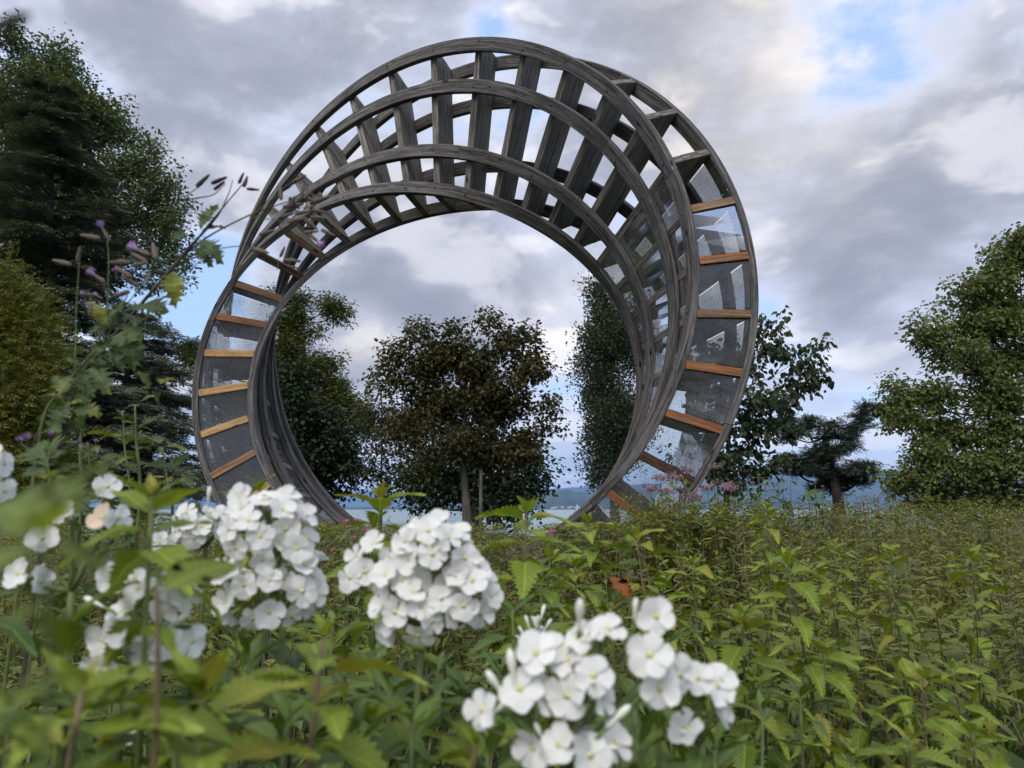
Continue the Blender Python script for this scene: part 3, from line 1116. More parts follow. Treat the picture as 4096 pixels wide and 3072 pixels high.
# big plane tree on the right
tree('plane_tree', 'big leafy plane tree at the right edge of the meadow', 'tree', 25,
     [(4180, 2120), (4170, 1900), (4140, 1600), (4120, 1300)], .42,
     [(4000, 1080, 90, 90), (4080, 1020, 80, 90), (3920, 1180, 90, 80), (4050, 1220, 150, 120), (3830, 1280, 90, 60), (3960, 1330, 150, 100), (3720, 1300, 50, 35), (3740, 1380, 70, 60), (3850, 1450, 140, 80), (4050, 1450, 140, 110), (3670, 1560, 80, 50), (3780, 1580, 120, 70), (3960, 1600, 160, 100),
      (3680, 1680, 90, 60), (3820, 1720, 140, 80), (4000, 1760, 150, 100), (3680, 1820, 80, 50), (3780, 1860, 130, 70), (3940, 1900, 160, 90), (3640, 1930, 70, 40), (3740, 1980, 110, 50), (3900, 2020, 150, 50), (4060, 2020, 120, 60), (3600, 1590, 30, 20), (3580, 1900, 40, 40), (4250, 1300, 200, 300), (4300, 1700, 220, 300), (4160, 1000, 120, 140)],
     T_six, .15, 1750, 30, M_plane, .19, limb_r=.35, droop=.4, shell=1.9, per_bough=9, bough_r=.36)
# tall deciduous tree behind the cedar
tree('tulip_tree', 'tall mid-green leafy tree rising behind the cedar at the left', 'tree', 38,
     [(150, 2080), (150, 1700), (160, 1100), (180, 500)], .55,
     [(250, 200, 50, 60), (110, 200, 70, 60), (180, 280, 130, 80), (300, 320, 60, 70), (330, 420, 80, 80), (200, 420, 200, 100), (430, 400, 55, 70), (440, 500, 70, 80), (510, 520, 40, 50), (350, 560, 150, 100), (580, 580, 40, 50), (560, 660, 70, 70), (480, 720, 120, 90), (660, 730, 40, 50), (640, 800, 70, 70), (560, 860, 120, 90),
      (700, 830, 40, 60), (690, 930, 60, 60), (610, 1000, 100, 80), (660, 1080, 60, 60), (100, 500, 200, 150), (200, 700, 250, 150), (300, 900, 250, 150), (-60, 400, 180, 220), (-50, 800, 200, 250), (20, 190, 30, 40), (400, 1050, 200, 120)],
     T_quad, .22, 1900, 36, M_tulip, .30, limb_r=.3, bough_r=.55)


def cedar(name, label, d, foot_px, top, base_row, rad_bottom, rad_top, levels, per_level, sprays, seed_dir=0.0):
    k_ = d / FPX
    b, tpt = at(foot_px, 2080, d), at(top[0], top[1], d)
    gz = ground_z(b.x, d)
    root = empty(name, (b.x, d, gz))
    tag(root, label, 'tree')
    R0 = np.array((b.x, d, gz))
    wood, crown = MB(), MB()
    path = smooth_path([(b.x, d, gz - .1), (b.x, d, gz + 3), tuple((b + tpt) / 2), tuple(tpt)], 16)
    wood.tube(path - R0, np.linspace(.5, .05, 16), 9)
    zb, zt = at(0, base_row, d).z, tpt.z
    for i in range(levels):
        f = (i + rng.uniform(-.3, .3)) / levels
        z = zb + (zt - zb) * max(f, 0)
        rr = (rad_bottom * (1 - max(f, 0)) ** .85 + rad_top)
        ti = np.interp(z, path[:, 2], np.arange(16))
        s = np.array([np.interp(z, path[:, 2], path[:, 0]), np.interp(z, path[:, 2], path[:, 1]), z])
        for _ in range(per_level):
            az = rng.uniform(0, 2 * PI)
            ln = rr * rng.uniform(.6, 1.12)
            tip = s + np.array([math.cos(az) * ln, math.sin(az) * ln, rng.uniform(-.08, .10) * ln])
            mid_ = (s + tip) / 2 + np.array([0, 0, .10 * ln])
            bp = smooth_path([s, mid_, tip], 7)
            wood.tube(bp - R0, np.linspace(.045, .005, 7), 4, cap=False)
            n = int(sprays * ln / rad_bottom) + 20
            t = rng.uniform(.12, 1.03, n)
            P = np.stack([np.interp(t * 6, np.arange(7), bp[:, j]) for j in range(3)], -1)
            side = np.array([-math.sin(az), math.cos(az), 0])
            lat = rng.uniform(-1, 1, n) * .30 * ln * np.clip(1.15 - t, .08, 1) ** .8 * np.clip(t * 3, 0, 1)
            P = P + side * lat[:, None]
            P[:, 2] += rng.normal(size=n) * .07 - .10 * np.abs(lat)
            x = np.array([math.cos(az), math.sin(az), 0]) + side * (np.sign(lat) * .7)[:, None] + rng.normal(size=(n, 3)) * .3
            x[:, 2] = -.12 + rng.normal(size=n) * .12
            nr = np.array([0, 0, 1.]) + rng.normal(size=(n, 3)) * .25
            crown.scatter(T_spray, frames(P - R0, x, nr, rng.uniform(.30, .58, n)), np.clip(rng.uniform(0, .5) + rng.uniform(0, .5, n), 0, 1))
    wood.build('trunk', bark, root, smooth=True)
    crown.build('crown', M_cedar, root)
    return root


cedar('cedar_tree', 'huge dark cedar with flat layered branches at the left edge', 25, 215, (200, 330), 1990, 5.6, .5, 34, 9, 280)
cedar('cedar_tree', 'smaller dark cedar between the huge cedar and the ring', 31, 560, (570, 1230), 2000, 3.6, .4, 17, 8, 240)

tree('thuja_tree', 'yellow-green feathery thuja low at the left edge', 'tree', 13,
     [(40, 2060), (35, 1700), (20, 1200)], .14,
     [(0, 1060, 60, 90), (40, 1180, 90, 100), (90, 1250, 80, 60), (60, 1340, 130, 90), (160, 1400, 70, 60), (110, 1480, 140, 90), (190, 1560, 60, 60), (100, 1620, 160, 100), (60, 1760, 170, 120), (150, 1850, 130, 100), (-60, 1300, 150, 250), (-80, 1700, 180, 250), (60, 1950, 180, 100)],
     T_spray, .20, 700, 26, M_thuja, .15, up=.2, droop=.1, twigs=False)

# ------------------------------------------------------------------ meadow
M_meadow = leaf_mat('meadow_nettle_leaves', (.078, .098, .016), (.225, .25, .048), .3, nscale=.9, yellow=(.24, .19, .05), yamt=.60)
M_low = leaf_mat('low_weed_leaves', (.040, .066, .016), (.11, .165, .035), .25, nscale=1.6)
M_nettle = leaf_mat('nettle_leaves', (.10, .155, .016), (.25, .31, .04), .35, per_object=True, nscale=3.0, yellow=(.26, .22, .035), yamt=.60, veins=True)
M_phlox = leaf_mat('phlox_leaves', (.055, .10, .020), (.13, .19, .042), .3, per_object=True, nscale=3.0, yellow=(.22, .22, .04), yamt=.66, veins=True, rough=.42)
T_nettle_mid = leaf_tpl(3, .155, .34, 0, .10, .45)
T_nettle_med = leaf_tpl(6, .22, .30, .45, .08, .30)


def plant_variant(seed, h, pairs, ln, tpl, droop_to=-.9, lean=.06, stem_r=.0028, tassel=True, top_gap=.02, grow=1.2):
    """one whole nettle as stem template and foliage template, foot at the origin"""
    g = np.random.default_rng(seed)
    tip = np.array([g.normal() * lean * h, g.normal() * lean * h, h])
    path = smooth_path([(0, 0, 0), tuple(tip * .5 + np.array([g.normal() * .02, g.normal() * .02, 0])), tuple(tip)], 5)
    st = MB()
    st.tube(path, np.linspace(stem_r, stem_r * .45, 5), 3, .3, cap=False)
    fo = MB()
    z, gap, az = h, top_gap, g.uniform(0, PI)
    for i in range(pairs):
        f = min(1, (i + .6) / 4.0)
        el = .9 - 1.5 * min(1, i / (pairs * .65)) + g.normal() * .12
        el = max(el, droop_to)
        c = np.array([np.interp(z, path[:, 2], path[:, j]) for j in range(3)])
        for s in (0, PI):
            a = az + s + g.normal() * .15
            x = np.array([math.cos(a) * math.cos(el), math.sin(a) * math.cos(el), math.sin(el) + g.normal() * .1])
            nr = np.array([-math.cos(a) * math.sin(el), -math.sin(a) * math.sin(el), math.cos(el)]) + g.normal(size=3) * .25
            fo.scatter(tpl, frames(np.array([c]), np.array([x]), np.array([nr]), ln * (.35 + .65 * f) * g.uniform(.8, 1.15)), np.array([g.uniform(0, .6) + (.25 if i < 3 else 0)]))
            if tassel and i > 3 and g.uniform() < .6:
                q = c + np.array([math.cos(a + .5), math.sin(a + .5), 0]) * .012
                tl = g.uniform(.03, .06)
                q2 = q + np.array([math.cos(a + .5) * .02, math.sin(a + .5) * .02, -tl])
                fo.add([q, q + (0, 0, .004), q2 + (.002, 0, 0), q2 - (.002, 0, 0)], [0, 1, 2, 3], [4], .9)
        az += PI / 2 + g.normal() * .15
        z -= gap
        gap = min(gap * grow + .004, .085)
        if z < .08:
            break
    return st, fo


def packed(mb):
    return np.concatenate(mb.V), np.concatenate(mb.L), np.concatenate(mb.T), np.concatenate(mb.S)


def scatter_shaded(mb, pk, M, sh):
    V, L, T, S = pk
    n, kk = len(M), len(V)
    P = np.einsum('nij,kj->nki', M[:, :, :3], V) + M[:, None, :, 3]
    LL = (np.asarray(L)[None, :] + (np.arange(n) * kk)[:, None]).ravel()
    mb.add(P.reshape(-1, 3), LL, np.tile(T, n), np.clip(np.repeat(sh, kk) + np.tile(S, n), 0, 1))


def top_row(px, Y):
    """photo row that meadow plants at distance Y reach up to"""
    near = 2600 if px < 2300 else 2600 - min(1, (px - 2300) / 500) * 150
    far = np.interp(px, [0, 1000, 1350, 1900, 2250, 2500, 2750, 3400, 4100], [2030, 2040, 2080, 2095, 2130, 2080, 2030, 2030, 2036])
    midr = np.interp(px, [0, 1300, 2300, 2800, 4100], [2200, 2220, 2220, 2170, 2170])
    return float(np.interp(Y, [1.0, 2.7, 3.3, 4.2, 7.0, 12.0], [near, near - 70, midr + 20, midr - 55, far + 8, far]))


def plant_height(x, Y):
    px = 2048 + x / Y * FPX
    return CAMZ - (top_row(px, Y) - HROW) / FPX * Y, px


variants = [plant_variant(100 + i, 1.0, 17, .066 + .014 * (i % 3), T_nettle_mid, top_gap=.014, grow=1.16) for i in range(8)]
pk_s = [packed(v[0]) for v in variants]
pk_f = [packed(v[1]) for v in variants]
near_variants = [plant_variant(200 + i, 1.0, 13, .085, T_nettle_med, top_gap=.018, grow=1.2) for i in range(6)]


def blocked(x, y):
    """keep stalks out of the ring's timber"""
    return False


mf, ms = MB(), MB()
spots = []
for y0, y1, dens in ((2.6, 4.5, 38), (4.5, 7.5, 38), (7.5, 11, 23), (11, 17, 10)):
    w0 = .92 * y1 + 1.0
    n = int(dens * 2 * w0 * (y1 - y0))
    xs, ys = rng.uniform(-w0, w0, n), rng.uniform(y0, y1, n)
    keep = np.abs(xs) < .92 * ys + 1.0
    spots.append(np.stack([xs[keep], ys[keep]], -1))
spots = np.concatenate(spots)
H, KEEP = [], []
for x, y in spots:
    h, px = plant_height(x, y)
    h *= 1 - abs(rng.normal()) * .15
    cl = .5 + .5 * math.sin(x * 1.9 + 1.3 * math.sin(y * 1.1)) * math.sin(y * 1.7 + .6 * x)
    h *= .86 + .14 * cl
    if rng.uniform() < .08:
        h += rng.uniform(.03, .16)
    H.append(max(h, .35))
H = np.array(H)
vi = rng.integers(0, 8, len(spots))
for v in range(8):
    sel = vi == v
    P = np.stack([spots[sel, 0], spots[sel, 1], np.array([ground_z(a, b) for a, b in spots[sel]])], -1)
    n = len(P)
    a = rng.uniform(0, 2 * PI, n)
    hs = H[sel]
    wsc = rng.uniform(.85, 1.25, n)
    M = np.zeros((n, 3, 4))
    M[:, 0, 0], M[:, 0, 1] = np.cos(a) * wsc, -np.sin(a) * wsc
    M[:, 1, 0], M[:, 1, 1] = np.sin(a) * wsc, np.cos(a) * wsc
    M[:, 2, 2] = hs
    M[:, 0, 2], M[:, 1, 2] = rng.normal(size=n) * .07, rng.normal(size=n) * .07
    M[:, :, 3] = P
    scatter_shaded(mf, pk_f[v], M, rng.uniform(-.15, .35, n))
    scatter_shaded(ms, pk_s[v], M, rng.uniform(0, .4, n))
# a taller fringe round the right foot of the ring and along the far edge of the right meadow
for lo, hi, y0, y1, r0, r1, cnt_ in ((2330, 3000, 4.6, 6.0, 1985, 2075, 230), (2950, 4150, 6.0, 9.0, 1985, 2050, 260), (1150, 2250, 5.0, 6.2, 2070, 2110, 120)):
    for _ in range(cnt_):
        y = rng.uniform(y0, y1)
        px = rng.uniform(lo, hi)
        row = r1 - (r1 - r0) * rng.uniform(0, 1) ** 1.8
        if px < 2500:
            row = max(row, 2105)
        tp_ = at(px, row, y)
        v = int(rng.integers(0, 8))
        a = rng.uniform(0, 2 * PI)
        wsc = rng.uniform(1.0, 1.4)
        M = np.zeros((1, 3, 4))
        M[0, 0, :3] = [math.cos(a) * wsc, -math.sin(a) * wsc, rng.normal() * .05]
        M[0, 1, :3] = [math.sin(a) * wsc, math.cos(a) * wsc, rng.normal() * .05]
        M[0, 2, 2] = tp_.z
        M[0, :, 3] = [tp_.x, y, 0]
        scatter_shaded(mf, pk_f[v], M, np.array([rng.uniform(-.15, .35)]))
        scatter_shaded(ms, pk_s[v], M, np.array([rng.uniform(0, .4)]))
# dead stalks and seed stems between them
for _ in range(900):
    y = rng.uniform(2.4, 12)
    x = rng.uniform(-.75, .75) * y
    h, px = plant_height(x, y)
    h *= rng.uniform(.7, 1.02)
    b = np.array([x, y, 0])
    t = b + np.array([rng.normal() * .1, rng.normal() * .1, h])
    ms.tube([b, (b + t) / 2 + rng.normal(size=3) * .02, t], [.003, .0025, .0012], 3, 1.0, cap=False)
# dry seed stems with small panicles rise between the nettles
for _ in range(420):
    y = rng.uniform(3.2, 10)
    x = rng.uniform(-.75, .75) * y
    h, px = plant_height(x, y)
    h = h * rng.uniform(.88, 1.06) + .02
    b = np.array([x, y, 0])
    t = b + np.array([rng.normal() * .08, rng.normal() * .08, h])
    ms.tube([b, (b + t) / 2 + rng.normal(size=3) * .02, t], [.003, .002, .001], 3, .9, cap=False)
    pl_ = rng.uniform(.06, .2)
    for q in range(16):
        c = t - (t - b) / h * pl_ * rng.uniform(0, 1)
        d = rng.normal(size=3) * .018
        ms.add([c, c + d, c + d * 1.3 + np.array([0, 0, .014])], [0, 1, 2], [3], rng.choice([.75, 1.0]))
o = mf.build('undergrowth', M_meadow)
tag(o, 'dense stand of olive-green nettle leaves filling the meadow', kind='stuff')
M_stalk, t_, out_ = new_mat('meadow_stalks')
p_ = t_.node('ShaderNodeBsdfPrincipled')
a_ = t_.node('ShaderNodeAttribute', attribute_name='shade')
t_.link(t_.ramp(a_.outputs['Fac'], [(.0, (.035, .022, .018)), (.45, (.06, .06, .025)), (.8, (.10, .11, .04)), (1, (.17, .13, .08))]), p_.inputs['Base Color'])
p_.inputs['Roughness'].default_value = .7
t_.link(p_.outputs[0], out_.inputs[0])
o = ms.build('undergrowth', M_stalk)
tag(o, 'thin dark stalks standing among the meadow nettles', kind='stuff')

# low leafy weeds on the ground close to the camera
lw = MB()
T_low = leaf_tpl(5, .33, .4, .3, .10, .35)
n = 2600
ys = rng.uniform(.55, 4.2, n) ** 1.0
xs = rng.uniform(-.85, .85, n) * (ys + .35)
hz = rng.uniform(.05, .62, n)
P = np.stack([xs, ys, hz], -1)
x = rand_unit(n)
x[:, 2] = x[:, 2] * .3 - .15
lw.scatter(T_low, frames(P, x, rand_unit(n) * .4 + np.array([0, 0, 1.]), rng.uniform(.05, .12, n)), rng.uniform(0, 1, n))
for q, dd in zip(P[:1100], x[:1100]):
    b = np.array([q[0] + rng.normal() * .08, q[1] + rng.normal() * .08, 0])
    lw.tube([b, (b + q) / 2 + rng.normal(size=3) * .02, q], [.003, .0025, .0015], 3, .3, cap=False)
o = lw.build('undergrowth', M_low)
tag(o, 'low broad weed leaves close to the ground in front', kind='stuff')

# grass blades in the gaps
gm = MB()
n = 5200
ys = rng.uniform(1.6, 9.0, n)
xs = rng.uniform(-.8, .8, n) * (ys + .3)
az = rng.uniform(0, 2 * PI, n)
ln = rng.uniform(.25, .75, n)
T_blade = (np.array([(0, -.008, 0), (0, .008, 0), (.25, .007, .42), (.25, -.007, .42), (.62, .004, .72), (.62, -.004, .72), (1.0, 0, .78)]), np.array([0, 1, 2, 3, 3, 2, 4, 5, 5, 4, 6]), np.array([4, 4, 3]))
M = np.zeros((n, 3, 4))
M[:, 0, 0], M[:, 0, 1] = np.cos(az) * ln * .6, -np.sin(az) * ln
M[:, 1, 0], M[:, 1, 1] = np.sin(az) * ln * .6, np.cos(az) * ln
M[:, 2, 2] = ln * 1.1
M[:, 0, 3], M[:, 1, 3] = xs, ys
gm.scatter(T_blade, M, rng.uniform(0, 1, n))
o = gm.build('grass', leaf_mat('grass_blades', (.05, .075, .02), (.14, .17, .06), .25))
tag(o, 'thin arching grass blades between the nettles', kind='stuff')

# individual nettles of the middle distance (stem + foliage each)
nv_mesh = []
for stv, fov in near_variants:
    nv_mesh.append((stv.mesh('stem', M_stalk), fov.mesh('foliage', M_meadow)))
for i in range(130):
    y = rng.uniform(1.7, 4.6)
    x = rng.uniform(-.72, .72) * y
    if y < 2.6 and x < .3:
        x = abs(x) + .25
    h, px = plant_height(x, y)
    h *= rng.uniform(.84, 1.03)
    r = empty('nettle', (x, y, ground_z(x, y)))
    tag(r, 'olive-green nettle standing among many alike in the meadow', 'nettle', 'alike nettles standing in the meadow')
    r.rotation_euler = (rng.normal() * .05, rng.normal() * .05, rng.uniform(0, 2 * PI))
    r.scale = (1, 1, max(h, .5))
    sm, fm = nv_mesh[i % len(nv_mesh)]
    put(bpy.data.objects.new('stem', sm), r)
    put(bpy.data.objects.new('foliage', fm), r)

# ------------------------------------------------------------------ single nettles near the camera, leaf by leaf
nettle_leaf = [make_mesh('leaf', *leaf_tpl(13, .20 + .02 * i, .27, .38, .10 + .03 * i, .12 + .14 * i, .03 * (i - 1), wav=1.0), M_nettle, smooth=False) for i in range(4)]
NETTLES = [
    # px, row of the tip, distance, leaf length, pairs, label
    (610, 1985, .52, .060, 6, 'blurred nettle tip in front of the sculpture foot at the left'),
    (1040, 1950, 1.05, .075, 5, 'nettle tip peeping over the largest white phlox head'),
    (1520, 1985, 1.15, .082, 8, 'nettle with yellowing leaves before the lake, left of the tree trunk'),
    (2105, 2045, 1.10, .085, 8, 'bright nettle before the lake water inside the ring'),
    (2350, 2085, 1.6, .075, 7, 'nettle tip before the lowest right timber of the ring'),
    (2545, 2150, 1.25, .085, 9, 'broad bright nettle just below the ring foot on the right'),
    (2768, 2255, 1.7, .080, 8, 'small nettle right of the broad one below the ring foot'),
    (3068, 2030, 2.3, .075, 11, 'tall thin nettle rising above the meadow line beside the hemp agrimony'),
    (3143, 2230, 1.45, .090, 10, 'large spreading nettle in the middle of the right meadow'),
    (3335, 2180, 2.1, .080, 11, 'nettle standing right behind the large spreading one'),
    (3560, 2215, 1.75, .085, 11, 'leaning nettle with drooping yellowish leaves right of the middle of the meadow'),
    (3886, 2225, 1.8, .085, 12, 'tall nettle with hanging tassels near the right edge'),
    (2968, 2462, 1.20, .085, 7, 'nettle directly right of the topmost white phlox blossom'),
    (3293, 2600, 1.45, .080, 8, 'low nettle in the lower right meadow beside dark bare stems'),
    (3430, 2650, 1.6, .070, 6, 'small pale nettle next to the low one in the lower right meadow'),
    (3690, 2700, 1.4, .085, 8, 'bushy nettle in the lower right corner, left of its twin'),
    (3811, 2680, 1.5, .080, 8, 'bushy nettle in the lower right corner, right of its twin'),
    (3886, 2920, 1.2, .080, 6, 'nettle at the bottom right corner of the picture'),
    (3640, 2950, 1.15, .075, 6, 'nettle at the bottom edge left of the right corner'),
    (3400, 2990, 1.1, .075, 6, 'nettle at the bottom edge between the phlox and the right corner'),
    (797, 2760, .40, .066, 5, 'blurred nettle tip below the loose white phlox head at the left'),
    (1290, 2560, .47, .062, 5, 'blurred yellow-green nettle between the two big phlox heads'),
    (330, 2760, .36, .058, 5, 'blurred nettle low in the left corner'),
    (1900, 2960, .62, .070, 5, 'nettle at the bottom edge left of the lowest phlox head'),
    (2300, 2260, 1.35, .085, 7, 'nettle with arching leaves left of the orange dead leaf'),
    (2200, 2230, 1.5, .085, 8, 'nettle close right of the second phlox head'),
    (2650, 2330, 1.55, .080, 8, 'nettle just right of the orange dead leaf'),
    (3030, 2720, 1.3, .085, 7, 'nettle with one browned leaf right of the lowest phlox heads'),
    (820, 2900, .55, .065, 5, 'blurred dark nettle at the bottom edge left of the middle'),
    (1480, 2880, .7, .075, 6, 'dark leafy nettle at the bottom edge below the second phlox head'),
]
TASSEL = MB()
for j in range(7):
    zz = -j * .007
    TASSEL.tube([(.002 * math.sin(j * 2), .002 * math.cos(j * 2), zz), (.001, 0, zz - .006)], [.0022, .0012], 4, .5)
M_tassel = plain_mat('nettle_flower_strings', (.11, .11, .04), (.20, .19, .09), 60, .8)
tassel_mesh = TASSEL.mesh('flower_string', M_tassel)


def stem_object(path, radii, mat, root, name='stem', sides=6):
    mb = MB()
    mb.tube(np.asarray(path) - np.array(root.location), radii, sides)
    return mb.build(name, mat, root, smooth=True)


def nettle(px, row, Y, ln, pairs, label, seed):
    g = np.random.default_rng(seed)
    tip = np.array(at(px, row, Y))
    base = np.array([tip[0] + g.normal() * .07, Y + g.normal() * .05 + .02, 0])
    base[2] = ground_z(base[0], base[1])
    root = empty('nettle', tuple(base))
    tag(root, label, 'nettle', 'nettles standing close to the camera')
    path = smooth_path([base, base * .45 + tip * .55 + np.array([g.normal() * .02, g.normal() * .02, 0]), tip], 12)
    stem_object(path, np.linspace(.0042, .0016, 12), stem_green if g.uniform() < .6 else stem_brown, root)
    s = tip[2]
    gap, az = .003 + ln * .05, g.uniform(0, PI)
    B = np.array(root.location)
    for i in range(pairs + 5):
        f = [.34, .58, .84, 1, 1, 1, .98, .95, .9, .85, .8, .8, .75, .7, .7][min(i, 14)]
        el = [1.15, .8, .5, .28, .12, .0, -.14, -.28, -.4, -.5, -.6, -.7, -.7, -.7, -.7][min(i, 14)]
        c = np.array([np.interp(s, path[:, 2], path[:, j]) for j in range(3)])
        for sd in (0, PI):
            a = az + sd + g.normal() * .14
            e = el + g.normal() * .12
            x = np.array([math.cos(a) * math.cos(e), math.sin(a) * math.cos(e), math.sin(e)])
            nr = np.array([-math.cos(a) * math.sin(e), -math.sin(a) * math.sin(e), math.cos(e)]) + g.normal(size=3) * .16
            o = bpy.data.objects.new('leaf', nettle_leaf[int(g.integers(0, 4))])
            put(o, root, frame4(c - B, x, nr, ln * f * g.uniform(.85, 1.12)))
            if i > 4 and Y > 1.2 and g.uniform() < .45:
                o = bpy.data.objects.new('flower_string', tassel_mesh)
                put(o, root, frame4(c - B + np.array([math.cos(a + .6), math.sin(a + .6), 0]) * .012, (math.cos(a), math.sin(a), -.3 + g.normal() * .2), (0, 0, 1), g.uniform(.8, 1.4)))
        az += PI / 2 + g.normal() * .1
        s -= gap
        gap = min(gap * 1.36, ln * .48)
    return root


for i, (px, row, Y, ln, pr, lab) in enumerate(NETTLES):
    nettle(px, row, Y, ln, pr, lab, 500 + i)

# ------------------------------------------------------------------ white garden phlox
def petal_mat():
    m, t, out = new_mat('white_petal')
    oi = t.node('ShaderNodeObjectInfo')
    tc_ = t.node('ShaderNodeTexCoord')
    sp = t.node('ShaderNodeSeparateXYZ')
    t.link(tc_.outputs['Object'], sp.inputs[0])
    vein = t.noise(t.vmath('MULTIPLY', tc_.outputs['Object'], (3, 22, 1)), 1.0, 3, .5)
    col = t.mix(t.smooth(sp.outputs[0], .0, .30), (.74, .72, .46), (.84, .835, .80))
    col = t.mix(t.math('MULTIPLY', t.smooth(vein, .45, .7), .10), col, (.66, .68, .74))
    p = t.node('ShaderNodeBsdfPrincipled')
    t.link(col, p.inputs['Base Color'])
    p.inputs['Roughness'].default_value = .65
    p.inputs['Specular IOR Level'].default_value = .2
    tr = t.node('ShaderNodeBsdfTranslucent')
    tr.inputs[0].default_value = (.84, .83, .77, 1)
    mx = t.node('ShaderNodeMixShader')
    mx.inputs[0].default_value = .34
    t.link(p.outputs[0], mx.inputs[1])
    t.link(tr.outputs[0], mx.inputs[2])
    bp = t.node('ShaderNodeBump')
    bp.inputs['Strength'].default_value = .15
    bp.inputs['Distance'].default_value = .001
    t.link(vein, bp.inputs['Height'])
    t.link(bp.outputs[0], p.inputs['Normal'])
    t.link(mx.outputs[0], out.inputs[0])
    return m


M_petal = petal_mat()
M_tube = plain_mat('cream_flower_tube', (.52, .52, .22), (.68, .66, .38), 300, .7)
M_calyx = plain_mat('green_calyx', (.10, .15, .03), (.20, .25, .06), 150, .6)
M_bud = plain_mat('white_bud', (.66, .66, .52), (.78, .78, .72), 120, .6)
M_wilt = plain_mat('wilted_petal', (.45, .33, .22), (.66, .56, .44), 120, .8)


def petal_mesh(seed, mat):
    g = np.random.default_rng(seed)
    nu, nv = 6, 5
    V = []
    ph, am = g.uniform(0, 6), g.uniform(.03, .09)
    cup = g.uniform(-.06, .16)
    for i in range(nu):
        t = i / (nu - 1)
        r = .06 + t * .94
        wd = .50 * (.10 + .90 * math.sin(min(t * 1.05 + .02, 1) * PI * .5) ** 1.1) if t < .82 else .50 * (.92 - .34 * ((t - .82) / .18) ** 2)
        for j in range(nv):
            s = (j / (nv - 1) - .5) * 2
            rr = r - .10 * s * s * t - (.02 if (j == 2 and i == nu - 1) else 0)
            z = .10 * t - cup * 1.6 * t * t + am * math.sin(s * 3 + ph) * t + .05 * s * s * t - .03
            V.append((rr, s * wd, z))
    L, T = [], []
    for i in range(nu - 1):
        for j in range(nv - 1):
            L += [i * nv + j, (i + 1) * nv + j, (i + 1) * nv + j + 1, i * nv + j + 1]
            T.append(4)
    return make_mesh('petal', np.array(V), L, T, mat, smooth=True)


petals = [petal_mesh(40 + i, M_petal) for i in range(6)]
wilts = [petal_mesh(60 + i, M_wilt) for i in range(2)]
tb = MB()
tb.tube([(0, 0, -1.5), (0, 0, -.8), (0, 0, -.08), (0, 0, .02)], [.09, .085, .11, .17], 7)
blossom_mesh = tb.mesh('blossom', M_tube, True)
cb = MB()
cb.tube([(0, 0, -2.0), (0, 0, -1.7), (0, 0, -1.1), (0, 0, -.95)], [.05, .14, .13, .10], 6)
for a in range(5):
    an = a * 2 * PI / 5
    cb.add([(math.cos(an - .4) * .13, math.sin(an - .4) * .13, -1.15), (math.cos(an + .4) * .13, math.sin(an + .4) * .13, -1.15), (math.cos(an) * .20, math.sin(an) * .20, -.65)], [0, 1, 2], [3])
calyx_mesh = cb.mesh('calyx', M_calyx)
bb = MB()
bb.tube([(0, 0, -1.3), (0, 0, -.5), (0, 0, .0), (0, 0, .35), (0, 0, .75), (0, 0, 1.0)], [.08, .09, .16, .24, .20, .03], 8)
bud_mesh = bb.mesh('bud', M_bud, True)
phlox_leaf = [make_mesh('leaf', *leaf_tpl(7, .125 + .02 * i, .42, 0, .05 + .03 * i, .16 + .14 * i, .02 * (i - 1), wav=1.0), M_phlox, smooth=True) for i in range(3)]


def blossom(root, B, pos, nrm, R, g, wilt=False, bent=0.0):
    n_ = np.array(nrm, float)
    n_ /= np.linalg.norm(n_)
    x0 = np.cross(n_, (0.3, .2, 1.0))
    bl = bpy.data.objects.new('blossom', blossom_mesh)
    put(bl, root, frame4(pos - B, x0, n_, R))
    rot = g.uniform(0, 2 * PI)
    for kx in range(5):
        a = rot + kx * 2 * PI / 5 + g.normal() * .05
        tilt = g.normal() * .15 + .06 + bent
        x = np.array([math.cos(a) * math.cos(tilt), math.sin(a) * math.cos(tilt), math.sin(tilt)])
        nn = np.array([-math.cos(a) * math.sin(tilt), -math.sin(a) * math.sin(tilt), math.cos(tilt)]) + np.array([-math.sin(a), math.cos(a), 0]) * .16
        pm = wilts[int(g.integers(0, 2))] if wilt else petals[int(g.integers(0, 6))]
        put(bpy.data.objects.new('petal', pm), bl, frame4((0, 0, .012 * (kx % 2)), x, nn, g.uniform(.92, 1.06)))
    put(bpy.data.objects.new('calyx', calyx_mesh), bl)
    return n_


CAMV = np.array([0, 0, CAMZ])


